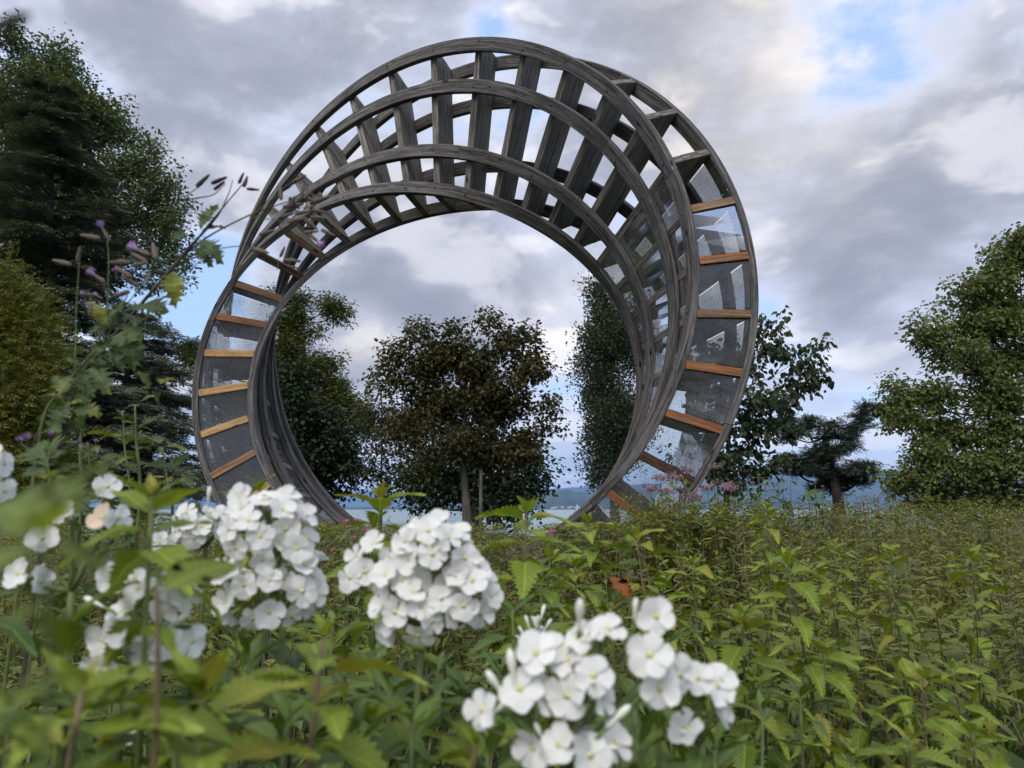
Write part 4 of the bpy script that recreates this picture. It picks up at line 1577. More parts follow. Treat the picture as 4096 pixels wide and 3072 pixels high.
def phlox(label, Y, lobes, stem_px, seed, R=.0129, extra=(), buds=(), leaf_pairs=6, leaf_ln=.085, wilt=0.0, face=.45, dens=1.0, back=.35):
    """lobes: (px, row, half width px, half height px[, distance offset])"""
    g = np.random.default_rng(seed)
    k_ = Y / FPX
    px0 = sum(l[0] for l in lobes) / len(lobes)
    row1 = max(l[1] + l[3] for l in lobes)
    neck = np.array(at(px0 + stem_px * .2, row1 - .35 * lobes[0][3], Y + .01))
    foot = np.array([neck[0] + stem_px * k_, Y + g.uniform(.0, .10), 0])
    root = empty('phlox', tuple(foot))
    tag(root, label, 'phlox', 'white phlox in bloom')
    B = np.array(root.location)
    path = smooth_path([foot, foot * .4 + neck * .6 + np.array([g.normal() * .01, 0, 0]), neck], 12)
    sm = MB()
    sm.tube(path - B, np.linspace(.0040, .0028, 12), 7)
    placed = []
    for l in lobes:
        C = np.array(at(l[0], l[1], Y + (l[4] if len(l) > 4 else 0)))
        rr = np.array([l[2] * k_, .85 * (l[2] + l[3]) / 2 * k_, l[3] * k_]) - R * .55
        rr = np.maximum(rr, .004)
        core = C - np.array([0, 0, rr[2] * .55])
        mid_ = (neck + core) / 2
        sm.tube(smooth_path([neck, mid_, core, C], 8) - B, np.linspace(.0026, .0014, 8), 5)
        area = 4 * PI * ((rr[0] * rr[1]) ** 1.6 / 3 + (rr[0] * rr[2]) ** 1.6 / 3 + (rr[1] * rr[2]) ** 1.6 / 3) ** (1 / 1.6)
        n = max(4, int(dens * area / (R * R * 2.0)))
        gi = g.uniform(0, 6)
        for i in range(n):
            zf = 1 - 2 * (i + .5) / n
            ph = gi + i * 2.399963
            d = np.array([math.cos(ph) * math.sqrt(1 - zf * zf), math.sin(ph) * math.sqrt(1 - zf * zf), zf]) + g.normal(size=3) * .10
            d /= np.linalg.norm(d)
            if d[1] > back and g.uniform() < .8:
                continue
            if d[2] < -.75:
                continue
            pos = C + d * rr * g.uniform(.86, 1.06)
            if placed and min(np.linalg.norm(pos - q) for q in placed) < R * 1.02:
                continue
            placed.append(pos)
            nr = d * (1 - face * .6) + (CAMV - pos) / np.linalg.norm(CAMV - pos) * face + g.normal(size=3) * .16 + np.array([0, 0, .12])
            nr = blossom(root, B, pos, nr, R * g.uniform(.88, 1.10), g, wilt=g.uniform() < wilt, bent=g.choice([0, 0, 0, .25]))
            st = pos - nr * R * 1.9
            sm.tube(np.array([core, (core + st) / 2 + np.array([0, 0, -.004]), st]) - B, [.0012, .0010, .0009], 4, cap=False)
        for _ in range(int(n * .35)):
            d = g.normal(size=3)
            d[2] = abs(d[2]) * .6
            d /= np.linalg.norm(d)
            pos = C + d * rr * g.uniform(.55, .85)
            put(bpy.data.objects.new('bud', bud_mesh), root, frame4(pos - B, np.cross(d, (.3, .9, .1)), d, R * g.uniform(.35, .6)))
    for (px, row, dy, fx, fz) in extra:          # single blossoms, (fx, fz) turns the face
        pos = np.array(at(px, row, Y + dy))
        nr = (CAMV - pos) / np.linalg.norm(CAMV - pos) + np.array([fx, 0, fz])
        nr = blossom(root, B, pos, nr, R * g.uniform(.95, 1.1), g)
        st = pos - nr * R * 1.9
        sm.tube(smooth_path([neck, (neck + st) / 2 + np.array([0, .004, -.006]), st], 6) - B, np.linspace(.0018, .0009, 6), 4, cap=False)
    for (px, row, dy, ang, sc) in buds:
        pos = np.array(at(px, row, Y + dy))
        d = np.array([math.sin(ang), g.normal() * .25, math.cos(ang)])
        put(bpy.data.objects.new('bud', bud_mesh), root, frame4(pos - B, np.cross(d, (.2, 1, .1)), d, R * sc))
        put(bpy.data.objects.new('calyx', calyx_mesh), root, frame4(pos - B, np.cross(d, (.2, 1, .1)), d, R * sc * .9))
        st = pos - d / np.linalg.norm(d) * R * sc * 1.7
        sm.tube(smooth_path([neck, (neck + st) / 2, st], 5) - B, np.linspace(.0016, .0008, 5), 4, cap=False)
    sm.build('stem', stem_green, root, smooth=True)
    # opposite leaves down the stem
    s, az = neck[2] - .012, g.uniform(0, PI)
    for i in range(leaf_pairs):
        c = np.array([np.interp(s, path[:, 2], path[:, j]) for j in range(3)])
        for sd in (0, PI):
            a, e = az + sd + g.normal() * .2, .45 - .13 * i + g.normal() * .12
            x = np.array([math.cos(a) * math.cos(e), math.sin(a) * math.cos(e), math.sin(e)])
            nr = np.array([-math.cos(a) * math.sin(e), -math.sin(a) * math.sin(e), math.cos(e)]) + g.normal(size=3) * .15
            put(bpy.data.objects.new('leaf', phlox_leaf[int(g.integers(0, 3))]), root, frame4(c - B, x, nr, leaf_ln * g.uniform(.75, 1.15) * (.75 if i == 0 else 1)))
        az += PI / 2 + g.normal() * .15
        s -= g.uniform(.035, .055)
    return root


phlox('largest white phlox head, tall and rounded, in front of the ring foot at the left', .66, [(1085, 2130, 200, 180), (1075, 2330, 215, 200), (1200, 2260, 110, 160, .01)], 40, 11, extra=[(1150, 1990, 0, 0, .3), (960, 1985, .02, -.5, .3)])
phlox('smaller white phlox head tucked behind the left of the largest one', .82, [(790, 2110, 110, 115), (880, 2090, 60, 70)], -60, 12, dens=.8, extra=[(640, 2170, 0, -.4, 0), (715, 2170, -.01, 0, 0)], buds=[(835, 1985, 0, .1, .9)], leaf_pairs=4)
phlox('white phlox head with two lobes in the middle of the picture', .62, [(1745, 2200, 190, 140), (1690, 2440, 190, 170), (1880, 2380, 120, 180), (1500, 2270, 115, 130, .02), (1600, 2350, 120, 120)], 30, 13, extra=[(1400, 2310, .01, -.7, 0)])
phlox('nearest white phlox head with many buds at the bottom edge', .46,
      [(2110, 2800, 105, 110), (2390, 2560, 110, 100), (2330, 2750, 130, 170), (2310, 2985, 210, 90), (2180, 2960, 120, 90)], -40, 14, R=.0136, dens=.95, face=.6,
      extra=[(1930, 2840, 0, -.9, .1), (2625, 2465, .015, .25, .1), (2600, 2620, 0, -.1, .2), (2640, 2755, .005, .1, -.1), (2720, 2700, .01, .8, 0), (2145, 2610, 0, -.2, .6), (2200, 2600, .01, .4, .7)],
      buds=[(2318, 2465, 0, .02, .9), (2050, 2680, 0, -.15, .95), (1985, 2740, 0, -.6, .8), (2260, 2620, .01, .3, .9), (2300, 2560, .01, -.2, .6), (2340, 2560, 0, .2, .55), (2420, 2520, .02, .2, .6), (2540, 2440, .02, .1, .6), (2470, 2870, -.01, .8, .8), (2590, 2560, .02, .3, .5), (2000, 2830, 0, .9, .7)], leaf_pairs=5, leaf_ln=.08)
phlox('white phlox cluster right of the nearest head at the bottom edge', .50, [(2790, 2720, 75, 75), (2850, 2800, 75, 110), (2760, 2930, 70, 60)], 20, 15, R=.0134, dens=.8, face=.6, extra=[(2880, 2720, .005, .5, .2)], buds=[(2690, 2670, .01, .0, .6), (2730, 2690, .02, .25, .6), (2705, 2780, 0, -.3, .45)], leaf_pairs=5)
phlox('green phlox spike still in bud between the middle head and the nearest one', .72, [(2140, 2520, 8, 8)], 10, 16, dens=.01, R=.012,
      buds=[(2170, 2450, 0, .3, .7), (2110, 2490, 0, -.3, .6), (2150, 2490, -.01, .1, .6), (2190, 2500, 0, .6, .6), (2090, 2530, 0, -.6, .6), (2130, 2540, -.01, -.2, .55), (2170, 2545, -.01, .3, .55), (2200, 2560, 0, .7, .6), (2080, 2560, 0, -.8, .5), (2175, 2590, 0, .8, .6), (2110, 2585, 0, -.6, .5)], leaf_pairs=5)
phlox('loose white phlox head at the lower left behind a thin brown stem', .55, [(640, 2390, 150, 90), (560, 2500, 170, 110), (640, 2580, 110, 80)], 50, 17, dens=.55, face=.6,
      extra=[(455, 2310, .01, -.3, .2), (540, 2320, .02, .3, .3), (770, 2565, 0, .6, -.1), (410, 2560, 0, -.5, -.2), (400, 2680, 0, -.3, -.3), (690, 2350, 0, .5, .4)], buds=[(380, 2410, 0, -1.2, .8), (715, 2480, 0, .9, .8)], leaf_pairs=4)
phlox('white phlox head cut by the left edge of the picture', .62, [(-20, 1850, 70, 85), (-10, 1960, 70, 75)], -30, 18, dens=.8, leaf_pairs=3)
phlox('fading white phlox with brown petals behind the blurred leaves at the left', .60, [(120, 2310, 75, 85), (290, 2060, 70, 45), (440, 2070, 70, 50)], 10, 19, dens=.55, wilt=.35, extra=[(430, 1945, .1, .1, .3), (170, 2150, 0, 0, .3)], leaf_pairs=3)
phlox('small white phlox low among leaves at the bottom left', .80, [(500, 2925, 60, 25), (600, 2930, 50, 30)], 10, 20, dens=.6, R=.012, leaf_pairs=3)

# phlox shoots without flowers fill the lower foreground
SHOOTS = [(1000, 2640, .62), (1180, 2700, .70), (1380, 2700, .75), (1560, 2760, .66), (1750, 2680, .8), (1850, 2780, .72), (2000, 2700, .85), (1650, 2900, .55), (1420, 2960, .52), (1150, 2900, .5), (1250, 2820, .58), (1500, 2640, .9),
          (2480, 2900, .6), (2640, 2900, .62), (2560, 3000, .52), (2860, 3000, .6), (1950, 3000, .5), (700, 2960, .5), (480, 2800, .6), (250, 2700, .6), (900, 2780, .62), (2050, 2440, .95), (1330, 2500, 1.0), (950, 2520, .95), (640, 2650, .9), (300, 2480, .85), (2650, 2560, 1.1), (2450, 2420, 1.2), (3050, 2850, 1.0), (3200, 2780, 1.2)]
ORD = ['first', 'second', 'third', 'fourth', 'fifth', 'sixth', 'seventh', 'eighth', 'ninth', 'tenth']
for i, (px, row, Y) in enumerate(SHOOTS):
    g = np.random.default_rng(900 + i)
    tip = np.array(at(px, row, Y))
    foot = np.array([tip[0] + g.normal() * .04, Y + g.uniform(-.03, .08), 0])
    r = empty('phlox_shoot', tuple(foot))
    tag(r, 'leafy phlox shoot without flowers among many alike in the lower foreground', 'phlox', 'flowerless phlox shoots in the foreground')
    B = np.array(r.location)
    path = smooth_path([foot, foot * .4 + tip * .6 + g.normal(size=3) * .012, tip], 10)
    stem_object(path, np.linspace(.004, .002, 10), stem_green, r)
    s, az, gap = tip[2], g.uniform(0, PI), .006
    for kx in range(9):
        f = min(1, .4 + .2 * kx)
        e = max(1.1 - .32 * kx, -.35) + g.normal() * .12
        c = np.array([np.interp(s, path[:, 2], path[:, j]) for j in range(3)])
        for sd in (0, PI):
            a = az + sd + g.normal() * .2
            x = np.array([math.cos(a) * math.cos(e), math.sin(a) * math.cos(e), math.sin(e)])
            nr = np.array([-math.cos(a) * math.sin(e), -math.sin(a) * math.sin(e), math.cos(e)]) + g.normal(size=3) * .15
            put(bpy.data.objects.new('leaf', phlox_leaf[int(g.integers(0, 3))]), r, frame4(c - B, x, nr, .088 * f * g.uniform(.8, 1.15)))
        az += PI / 2 + g.normal() * .12
        s -= gap
        gap = min(gap * 1.7, .04)

# ------------------------------------------------------------------ the big blurred leaves right in front of the lens
M_close = leaf_mat('close_leaf', (.13, .18, .02), (.20, .25, .035), .4, per_object=True, nscale=8.0, veins=True)
close_leaf = [make_mesh('leaf', *leaf_tpl(9, .26, .35, .3, .08, .25 + .2 * i, .02), M_close, smooth=True) for i in range(2)]


def close_shoot(label, stem_pts, Y, leaves, mat=None):
    """leaves: (px, row of the base, px, row of the tip, distance offset of the tip, mesh, turn)"""
    P = [np.array(at(px, row, Y)) for px, row in stem_pts]
    foot = np.array([P[0][0], Y, 0])
    r = empty('nettle', tuple(foot))
    tag(r, label, 'nettle', 'nettles right in front of the camera')
    B = np.array(r.location)
    stem_object(smooth_path([foot] + P, 14), np.linspace(.0040, .0030, 14) * Y, mat or stem_green, r)
    for (ax, ay, bx, by, dy, mi, turn) in leaves:
        a, b = np.array(at(ax, ay, Y)), np.array(at(bx, by, Y + dy))
        x = b - a
        ln = np.linalg.norm(x)
        nr = np.array([turn, -.55, .8])
        put(bpy.data.objects.new('leaf', close_leaf[mi]), r, frame4(a - B, x, nr, ln))


close_shoot('very blurred nettle right before the lens at the left edge', [(190, 2900), (180, 2300), (175, 2120)], .15,
            [(180, 2150, 330, 1840, -.02, 0, .2), (175, 2150, -80, 1900, .02, 0, -.4), (180, 2180, 700, 2330, .03, 1, .1), (175, 2180, -150, 2200, -.03, 0, 0), (170, 2170, 60, 1790, .05, 0, -.2), (182, 2430, -40, 2480, 0, 0, -.3), (184, 2450, 300, 2540, .02, 0, .2), (190, 2700, 40, 2740, .0, 0, -.2), (190, 2720, 330, 2690, .0, 0, .2)])
close_shoot('blurred shoot with a thin brown stem crossing the loose phlox head', [(620, 3000), (632, 2500), (628, 2360)], .36,
            [(628, 2380, 960, 2170, .05, 0, .1), (632, 2700, 300, 2740, .0, 1, 0), (632, 2700, 840, 2640, .05, 1, .1), (630, 2860, 380, 2920, .0, 1, 0), (630, 2860, 1000, 2880, .02, 1, 0)], stem_brown)
close_shoot('blurred yellow-green shoot at the bottom left edge', [(20, 3050), (30, 2850)], .2,
            [(30, 2860, -150, 2700, 0, 0, 0), (30, 2860, 170, 2690, .02, 0, .1), (30, 2900, -140, 2980, 0, 1, 0), (30, 2900, 230, 2980, .0, 1, 0)])

# dry grass tip right at the lens, upper left corner
P = [np.array(at(-420, 700, .13)), np.array(at(-160, 200, .13)), np.array(at(20, 95, .13)), np.array(at(125, 52, .13))]
foot = np.array([P[0][0] - .02, .13, 0])
r = empty('grass_stalk', tuple(foot))
tag(r, 'blurred dry grass tip right at the lens in the top left corner', 'grass')
stem_object(smooth_path([foot] + P, 18), np.concatenate([np.full(12, .0007), [.0009, .0012, .0013, .0012, .0008, .0003]]), stem_dark, r)

# ------------------------------------------------------------------ thistles leaning in from the left
M_thbud = plain_mat('thistle_bud', (.10, .075, .06), (.24, .19, .155), 140, .8, .2, .4, 300)
M_thdark = plain_mat('dark_thistle_bud', (.030, .020, .018), (.085, .055, .048), 140, .8)
M_floret = plain_mat('purple_floret', (.30, .17, .36), (.46, .30, .52), 200, .8)
M_thleaf = leaf_mat('thistle_leaves', (.035, .060, .022), (.11, .15, .045), .35, per_object=True, nscale=4.0, yellow=(.24, .24, .03), yamt=.62, veins=True)
tbm = MB()
tbm.tube([(0, 0, 0), (0, 0, .08), (0, 0, .35), (0, 0, .65), (0, 0, .9), (0, 0, 1.0)], [.03, .10, .125, .095, .065, .035], 8)
for a in range(22):      # scales
    an, zz = a * 2.4, .08 + .8 * (a / 22)
    rr = np.interp(zz, [.08, .35, .65, .9], [.10, .125, .095, .065])
    c, s_ = math.cos(an), math.sin(an)
    tbm.add([(c * rr - s_ * .04, s_ * rr + c * .04, zz - .05), (c * rr + s_ * .04, s_ * rr - c * .04, zz - .05), (c * rr * 1.2, s_ * rr * 1.2, zz + .09)], [0, 1, 2], [3])
th_bud = tbm.mesh('bud', M_thbud)
th_bud_dark = tbm.mesh('bud', M_thdark)
flm = MB()
for a in range(46):
    an, sp_ = a * 2.4, .05 + .30 * (a / 46) ** .7
    p0 = np.array([math.cos(an) * .04, math.sin(an) * .04, .85])
    p1 = np.array([math.cos(an) * sp_ * 1.0, math.sin(an) * sp_ * 1.0, 1.38 - sp_ * .5])
    sd = np.array([-math.sin(an), math.cos(an), 0]) * .018
    flm.add([p0 - sd, p0 + sd, p1 + sd * 1.4, p1 - sd * 1.4], [0, 1, 2, 3], [4])
th_floret = flm.mesh('florets', M_floret)
th_leaf = [make_mesh('leaf', *leaf_tpl(8, .20 + .05 * i, .40, .8, .14, .15 + .2 * i, .05, wav=1.6), M_thleaf, smooth=False) for i in range(3)]


def thistle(label, Y, stems, buds, leaves, group='thistles leaning in at the left', extra_leaves=26):
    """stems: (list of (px,row,dy), r0, r1, dark); buds: (px,row, tip px, tip row, dark, flowering); leaves: (base px,row, tip px,row, mesh)"""
    p0 = np.array(at(stems[0][0][0][0], stems[0][0][0][1], Y))
    foot = np.array([p0[0] - .05, Y + .03, 0])
    r = empty('thistle', tuple(foot))
    tag(r, label, 'thistle', group)
    B = np.array(r.location)
    for i, (pts, r0, r1, dk) in enumerate(stems):
        P = [np.array(at(a, b, Y + c)) for a, b, c in pts]
        if i == 0:
            P = [foot] + P
        stem_object(smooth_path(P, 6 * len(P)), np.linspace(r0, r1, 6 * len(P)) * (.72 if dk else .55), stem_dark if dk else stem_green, r)
    for (ax, ay, bx, by, dk, fl) in buds:
        g = rng.normal() * .02
        a, b = np.array(at(ax, ay, Y + g)), np.array(at(bx, by, Y + g + rng.normal() * .004))
        d = b - a
        ln = np.linalg.norm(d)
        M = frame4(a - B, np.cross(d, (.2, 1, .3)), d, ln)
        o = put(bpy.data.objects.new('bud', th_bud_dark if dk else th_bud), r, M)
        if fl:
            put(bpy.data.objects.new('florets', th_floret), o)
    leaves = list(leaves)
    base_ = stems[0][0]
    for q in range(extra_leaves):       # more leaves crowd the lower stem
        u = rng.uniform(0, .62) * (len(base_) - 1)
        i0 = int(u)
        fx, fy = [base_[i0][c] + (base_[i0 + 1][c] - base_[i0][c]) * (u - i0) for c in (0, 1)]
        an = rng.uniform(-.6, 3.7)
        ln = rng.uniform(45, 95)
        leaves.append((fx, fy, fx + math.cos(an) * ln, fy - math.sin(an) * ln * .8, int(rng.integers(0, 3))))
    for (ax, ay, bx, by, mi) in leaves:
        a, b = np.array(at(ax, ay, Y)), np.array(at(bx, by, Y + rng.normal() * .02))
        x = b - a
        put(bpy.data.objects.new('leaf', th_leaf[mi]), r, frame4(a - B, x, np.array([rng.normal() * .4, -.7, .7]), np.linalg.norm(x)))


# dark-stemmed one reaching towards the ring
thistle('dark-stemmed thistle leaning far right across the left side of the ring', .95,
        [([(200, 1950, 0), (285, 1600, 0), (340, 1480, 0), (515, 1275, 0), (655, 1110, 0), (785, 960, 0), (838, 905, 0)], .0052, .0020, True),
         ([(655, 1110, 0), (760, 1000, 0), (860, 930, .0), (1000, 860, .01), (1110, 820, .01), (1215, 790, .02)], .0022, .0010, True),
         ([(785, 960, 0), (900, 820, 0), (985, 720, 0)], .0018, .0009, True),
         ([(700, 985, 0), (735, 870, 0), (745, 790, 0), (800, 745, 0)], .0016, .0008, True),
         ([(735, 800, 0), (850, 780, 0), (900, 735, 0)], .0014, .0007, True),
         ([(838, 905, 0), (880, 850, 0), (920, 760, 0), (930, 720, 0)], .0014, .0007, True),
         ([(700, 1060, 0), (860, 1000, 0), (960, 985, .01), (1040, 1000, .01)], .0014, .0007, True),
         ([(680, 1090, 0), (800, 1050, 0), (900, 1010, .01)], .0012, .0006, True),
         ([(1000, 870, .01), (1080, 800, .01), (1160, 750, .01), (1190, 720, .01)], .0012, .0006, False),
         ([(1000, 870, .01), (1100, 850, .02), (1210, 830, .02), (1270, 850, .02)], .0012, .0006, False),
         ([(1000, 870, .01), (1100, 880, .02), (1200, 900, .02)], .0012, .0006, False),
         ([(1110, 1080, .01), (1115, 1030, .01)], .0008, .0006, False)],
        [(1130 + 17 * q % 150 + 6 * (q % 5), 760 + 41 * q % 170, 1130 + 17 * q % 150 + 6 * (q % 5) + 55 - 14 * (q % 4), 760 + 41 * q % 170 - 40 + 22 * (q % 5), q % 3 == 0, q == 4) for q in range(16)] +
        [(785, 748, 838, 698, 1, 0), (845, 735, 908, 708, 1, 0), (855, 760, 900, 725, 1, 0), (955, 735, 975, 690, 1, 0), (985, 755, 1038, 760, 1, 0), (975, 748, 990, 705, 1, 0),
         (1165, 735, 1225, 700, 0, 0), (1205, 800, 1215, 735, 0, 0), (1225, 755, 1260, 790, 0, 0), (1238, 815, 1320, 785, 0, 0), (1225, 810, 1235, 775, 0, 1), (1245, 840, 1305, 850, 0, 0), (1240, 868, 1310, 873, 0, 0), (1210, 870, 1270, 918, 0, 0), (1180, 855, 1240, 845, 0, 0),
         (1125, 800, 1118, 735, 0, 0), (1130, 830, 1215, 815, 0, 0), (1150, 890, 1225, 870, 0, 0), (1120, 870, 1180, 850, 0, 0), (1035, 940, 1100, 920, 0, 0), (1010, 995, 1075, 1012, 0, 0), (1120, 1030, 1140, 985, 0, 0), (1135, 1040, 1205, 1045, 0, 0), (1155, 1065, 1200, 1075, 0, 0), (1190, 900, 1230, 940, 0, 0), (1215, 930, 1275, 925, 0, 0)],
        [(800, 930, 840, 800, 1), (800, 930, 890, 880, 1), (790, 960, 880, 1000, 2), (770, 985, 850, 1040, 1), (745, 930, 690, 950, 0), (560, 1230, 640, 1190, 1), (690, 1080, 700, 1180, 2), (655, 1130, 690, 1170, 1), (515, 1290, 545, 1440, 1), (470, 1330, 480, 1430, 2), (430, 1400, 500, 1480, 0), (350, 1480, 420, 1400, 1), (330, 1520, 250, 1470, 2), (310, 1560, 370, 1660, 1), (290, 1600, 180, 1700, 2), (285, 1640, 400, 1640, 0)])
thistle('pale-stemmed thistle with clustered buds and purple tufts before the cedar', .85,
        [([(150, 1800, 0), (185, 1640, 0), (260, 1545, 0), (345, 1440, 0), (420, 1360, 0), (470, 1260, 0), (510, 1180, 0)], .0038, .0016, False),
         ([(420, 1360, 0), (430, 1200, 0), (435, 1050, 0), (430, 960, 0)], .0018, .0009, False),
         ([(470, 1260, 0), (560, 1150, 0), (610, 1050, 0)], .0016, .0008, False),
         ([(440, 1200, 0), (400, 1120, 0), (370, 1100, 0)], .0012, .0007, False),
         ([(300, 1500, 0), (305, 1250, .01), (315, 1080, .01), (320, 1020, .01)], .0016, .0008, False),
         ([(500, 1340, 0), (600, 1270, 0), (680, 1330, 0)], .0014, .0007, False)],
        [(440, 965, 405, 905, 0, 1), (400, 955, 320, 940, 0, 0), (310, 1050, 320, 985, 0, 0), (285, 1060, 210, 1040, 0, 0), (600, 1020, 540, 995, 0, 1), (590, 1050, 520, 1010, 0, 0), (520, 1050, 430, 1050, 0, 0), (590, 1050, 525, 1065, 0, 0), (525, 1110, 460, 1065, 0, 0), (550, 1145, 490, 1105, 0, 0), (625, 1040, 610, 970, 0, 0), (420, 1130, 370, 1095, 0, 1), (430, 1110, 440, 1085, 0, 0), (470, 1125, 460, 1085, 0, 1), (600, 1090, 585, 1130, 0, 0),
         (520, 1165, 440, 1190, 0, 0), (375, 1210, 330, 1215, 0, 0), (380, 1180, 335, 1175, 0, 1), (410, 1195, 385, 1180, 0, 1), (575, 1270, 550, 1265, 0, 1), (355, 1260, 362, 1225, 0, 1), (680, 1330, 665, 1290, 1, 0), (685, 1310, 680, 1285, 1, 0), (690, 1370, 695, 1355, 1, 0)],
        [(400, 1380, 430, 1190, 1), (440, 1330, 390, 1180, 2), (480, 1260, 600, 1180, 2), (440, 1320, 560, 1290, 1), (380, 1420, 470, 1450, 1), (330, 1470, 270, 1420, 1), (430, 1290, 350, 1330, 0), (520, 1340, 540, 1440, 2), (580, 1300, 600, 1200, 1), (360, 1450, 440, 1340, 0), (460, 1400, 560, 1330, 0), (290, 1520, 230, 1560, 1), (540, 1480, 620, 1540, 1), (640, 1540, 680, 1500, 0), (600, 1560, 660, 1620, 1)])
thistle('low thistle with small purple flowers at the left behind the blurred leaves', .75,
        [([(200, 2050, 0), (190, 1850, 0), (175, 1760, 0)], .003, .0014, False), ([(190, 1850, 0), (120, 1800, 0), (80, 1770, 0)], .0014, .0008, False), ([(190, 1850, 0), (210, 1780, 0)], .0014, .0008, False), ([(360, 1900, 0), (355, 1800, 0), (345, 1770, 0)], .0014, .0008, False), ([(200, 2000, 0), (300, 1960, 0), (360, 1900, 0)], .0016, .001, False), ([(358, 1830, 0), (385, 1780, 0)], .001, .0007, False)],
        [(80, 1785, 75, 1760, 0, 1), (115, 1790, 105, 1755, 0, 1), (205, 1770, 203, 1738, 1, 1), (140, 1780, 150, 1725, 1, 0), (340, 1785, 320, 1765, 0, 1), (380, 1785, 382, 1765, 0, 1), (325, 1795, 322, 1775, 0, 0), (350, 1790, 352, 1770, 0, 0), (385, 1830, 390, 1810, 0, 1)],
        [(195, 1900, 80, 1830, 2), (195, 1880, 120, 1700, 2), (195, 1920, 300, 1830, 1), (200, 1960, 100, 1960, 2), (240, 1980, 330, 2010, 1)])

# leafy branches behind the thistles at the left
for i, (lab, pts, Y) in enumerate([('leafy green shoot with a yellowing top left of the ring', [(560, 2000), (545, 1760), (540, 1620)], 1.4),
                                   ('yellowed leafy shoot standing before the lower cedar branches', [(520, 2000), (500, 1800), (490, 1640)], 1.8),
                                   ('leafy shoot left of the yellowed one before the thuja', [(330, 2000), (320, 1820), (335, 1650)], 1.5),
                                   ('leafy shoot close to the left flank of the ring', [(690, 2050), (665, 1900), (650, 1790)], 1.6)]):
    g = np.random.default_rng(70 + i)
    P = [np.array(at(a, b, Y)) for a, b in pts]
    foot = np.array([P[0][0], Y, 0])
    r = empty('leafy_shoot', tuple(foot))
    tag(r, lab, 'plant', 'leafy shoots at the left')
    B = np.array(r.location)
    path = smooth_path([foot] + P, 16)
    stem_object(path, np.linspace(.0045, .0015, 16), stem_green, r)
    s, az = P[-1][2], 0.0
    for kx in range(26):
        c = np.array([np.interp(s, path[:, 2], path[:, j]) for j in range(3)])
        e = .6 - .04 * kx + g.normal() * .25
        a = az
        x = np.array([math.cos(a) * math.cos(e), math.sin(a) * math.cos(e), math.sin(e)])
        put(bpy.data.objects.new('leaf', th_leaf[int(g.integers(0, 3))]), r, frame4(c - B, x, np.array([g.normal() * .3, -.3, 1]), g.uniform(.05, .10) * min(1, .5 + kx * .1)))
        az += 2.4
        s -= g.uniform(.010, .024)

# ------------------------------------------------------------------ flowers of the meadow farther off
M_pink = plain_mat('dusty_pink_flower', (.17, .10, .12), (.34, .22, .25), 90, .8)
M_mag = plain_mat('magenta_flower', (.42, .08, .22), (.60, .18, .36), 90, .7)
M_rust = plain_mat('rusty_seed_head', (.13, .035, .018), (.26, .085, .04), 90, .8)
tuft = MB()
for a in range(120):
    u = rand_unit(1)[0] * np.array([1, 1, .40]) * rng.uniform(.3, 1)
    tuft.add([u + rng.normal(size=3) * .10, u + rng.normal(size=3) * .10, u + np.array([0, 0, .16]) + rng.normal(size=3) * .10], [0, 1, 2], [3])
tuft_mesh = tuft.mesh('flower_cluster', M_pink)
tall_leaf = make_mesh('leaf', *leaf_tpl(5, .16, .4, .25, .08, .35), M_phlox)


def tall_flower(name, label, cat, px_list, Y, foot_px, head_mesh, head_r, group, leaf_ln=.09, stem_m=None, nl=18):
    g = np.random.default_rng(int(foot_px))
    b = at(foot_px, 2100, Y)
    foot = np.array([b.x, Y, 0])
    r = empty(name, tuple(foot))
    tag(r, label, cat, group)
    B = np.array(r.location)
    for (px, row) in px_list:
        Yh = Y + g.normal() * .12
        tip = np.array(at(px, row, Yh))
        path = smooth_path([foot + np.array([g.normal() * .05, g.normal() * .05, 0]), foot * .4 + tip * .6, tip], 9)
        stem_object(path, np.linspace(.005, .002, 9), stem_m or stem_dark, r, sides=5)
        put(bpy.data.objects.new('flower_cluster', head_mesh), r, Matrix.Translation(Vector(tip - B)) @ Matrix.Rotation(g.uniform(0, 6), 4, 'Z') @ Matrix.Scale(head_r * g.uniform(.8, 1.25), 4))
        for kx in range(nl):
            t = g.uniform(.42, .985) * 8
            c = path[int(t)] + (path[min(int(t) + 1, 8)] - path[int(t)]) * (t - int(t))
            a, e = g.uniform(0, 2 * PI), g.uniform(-.4, .4)
            x = np.array([math.cos(a) * math.cos(e), math.sin(a) * math.cos(e), math.sin(e)])
            put(bpy.data.objects.new('leaf', tall_leaf), r, frame4(c - B, x, (0, 0, 1), leaf_ln * g.uniform(.7, 1.3)))
    return r


tall_flower('hemp_agrimony', 'dusty pink hemp agrimony with broad heads in front of the ring foot at the right', 'flower', [(2640, 1915), (2690, 1910), (2720, 1960), (2600, 1955), (2745, 1880), (2770, 1985), (2775, 1995), (2660, 1965)], 5.6, 2690, tuft_mesh, .075, 'hemp agrimony plants by the ring', .10)
tall_flower('hemp_agrimony', 'dusty pink hemp agrimony just right of the ring', 'flower', [(2855, 1868), (2870, 1930), (2830, 1950), (2905, 1945), (2920, 1955)], 5.9, 2870, tuft_mesh, .075, 'hemp agrimony plants by the ring', .10)
tall_flower('willowherb', 'tall leafy willowherb right of the hemp agrimony', 'flower', [(3010, 1930), (3035, 1900), (3060, 1940)], 5.8, 3030, tuft_mesh, .02, 'tall willowherbs above the right meadow', .12, stem_green, 30)
tall_flower('willowherb', 'tall leafy willowherb left below the pine', 'flower', [(3130, 1905), (3160, 1880), (3110, 1940)], 6.2, 3140, tuft_mesh, .02, 'tall willowherbs above the right meadow', .12, stem_green, 30)
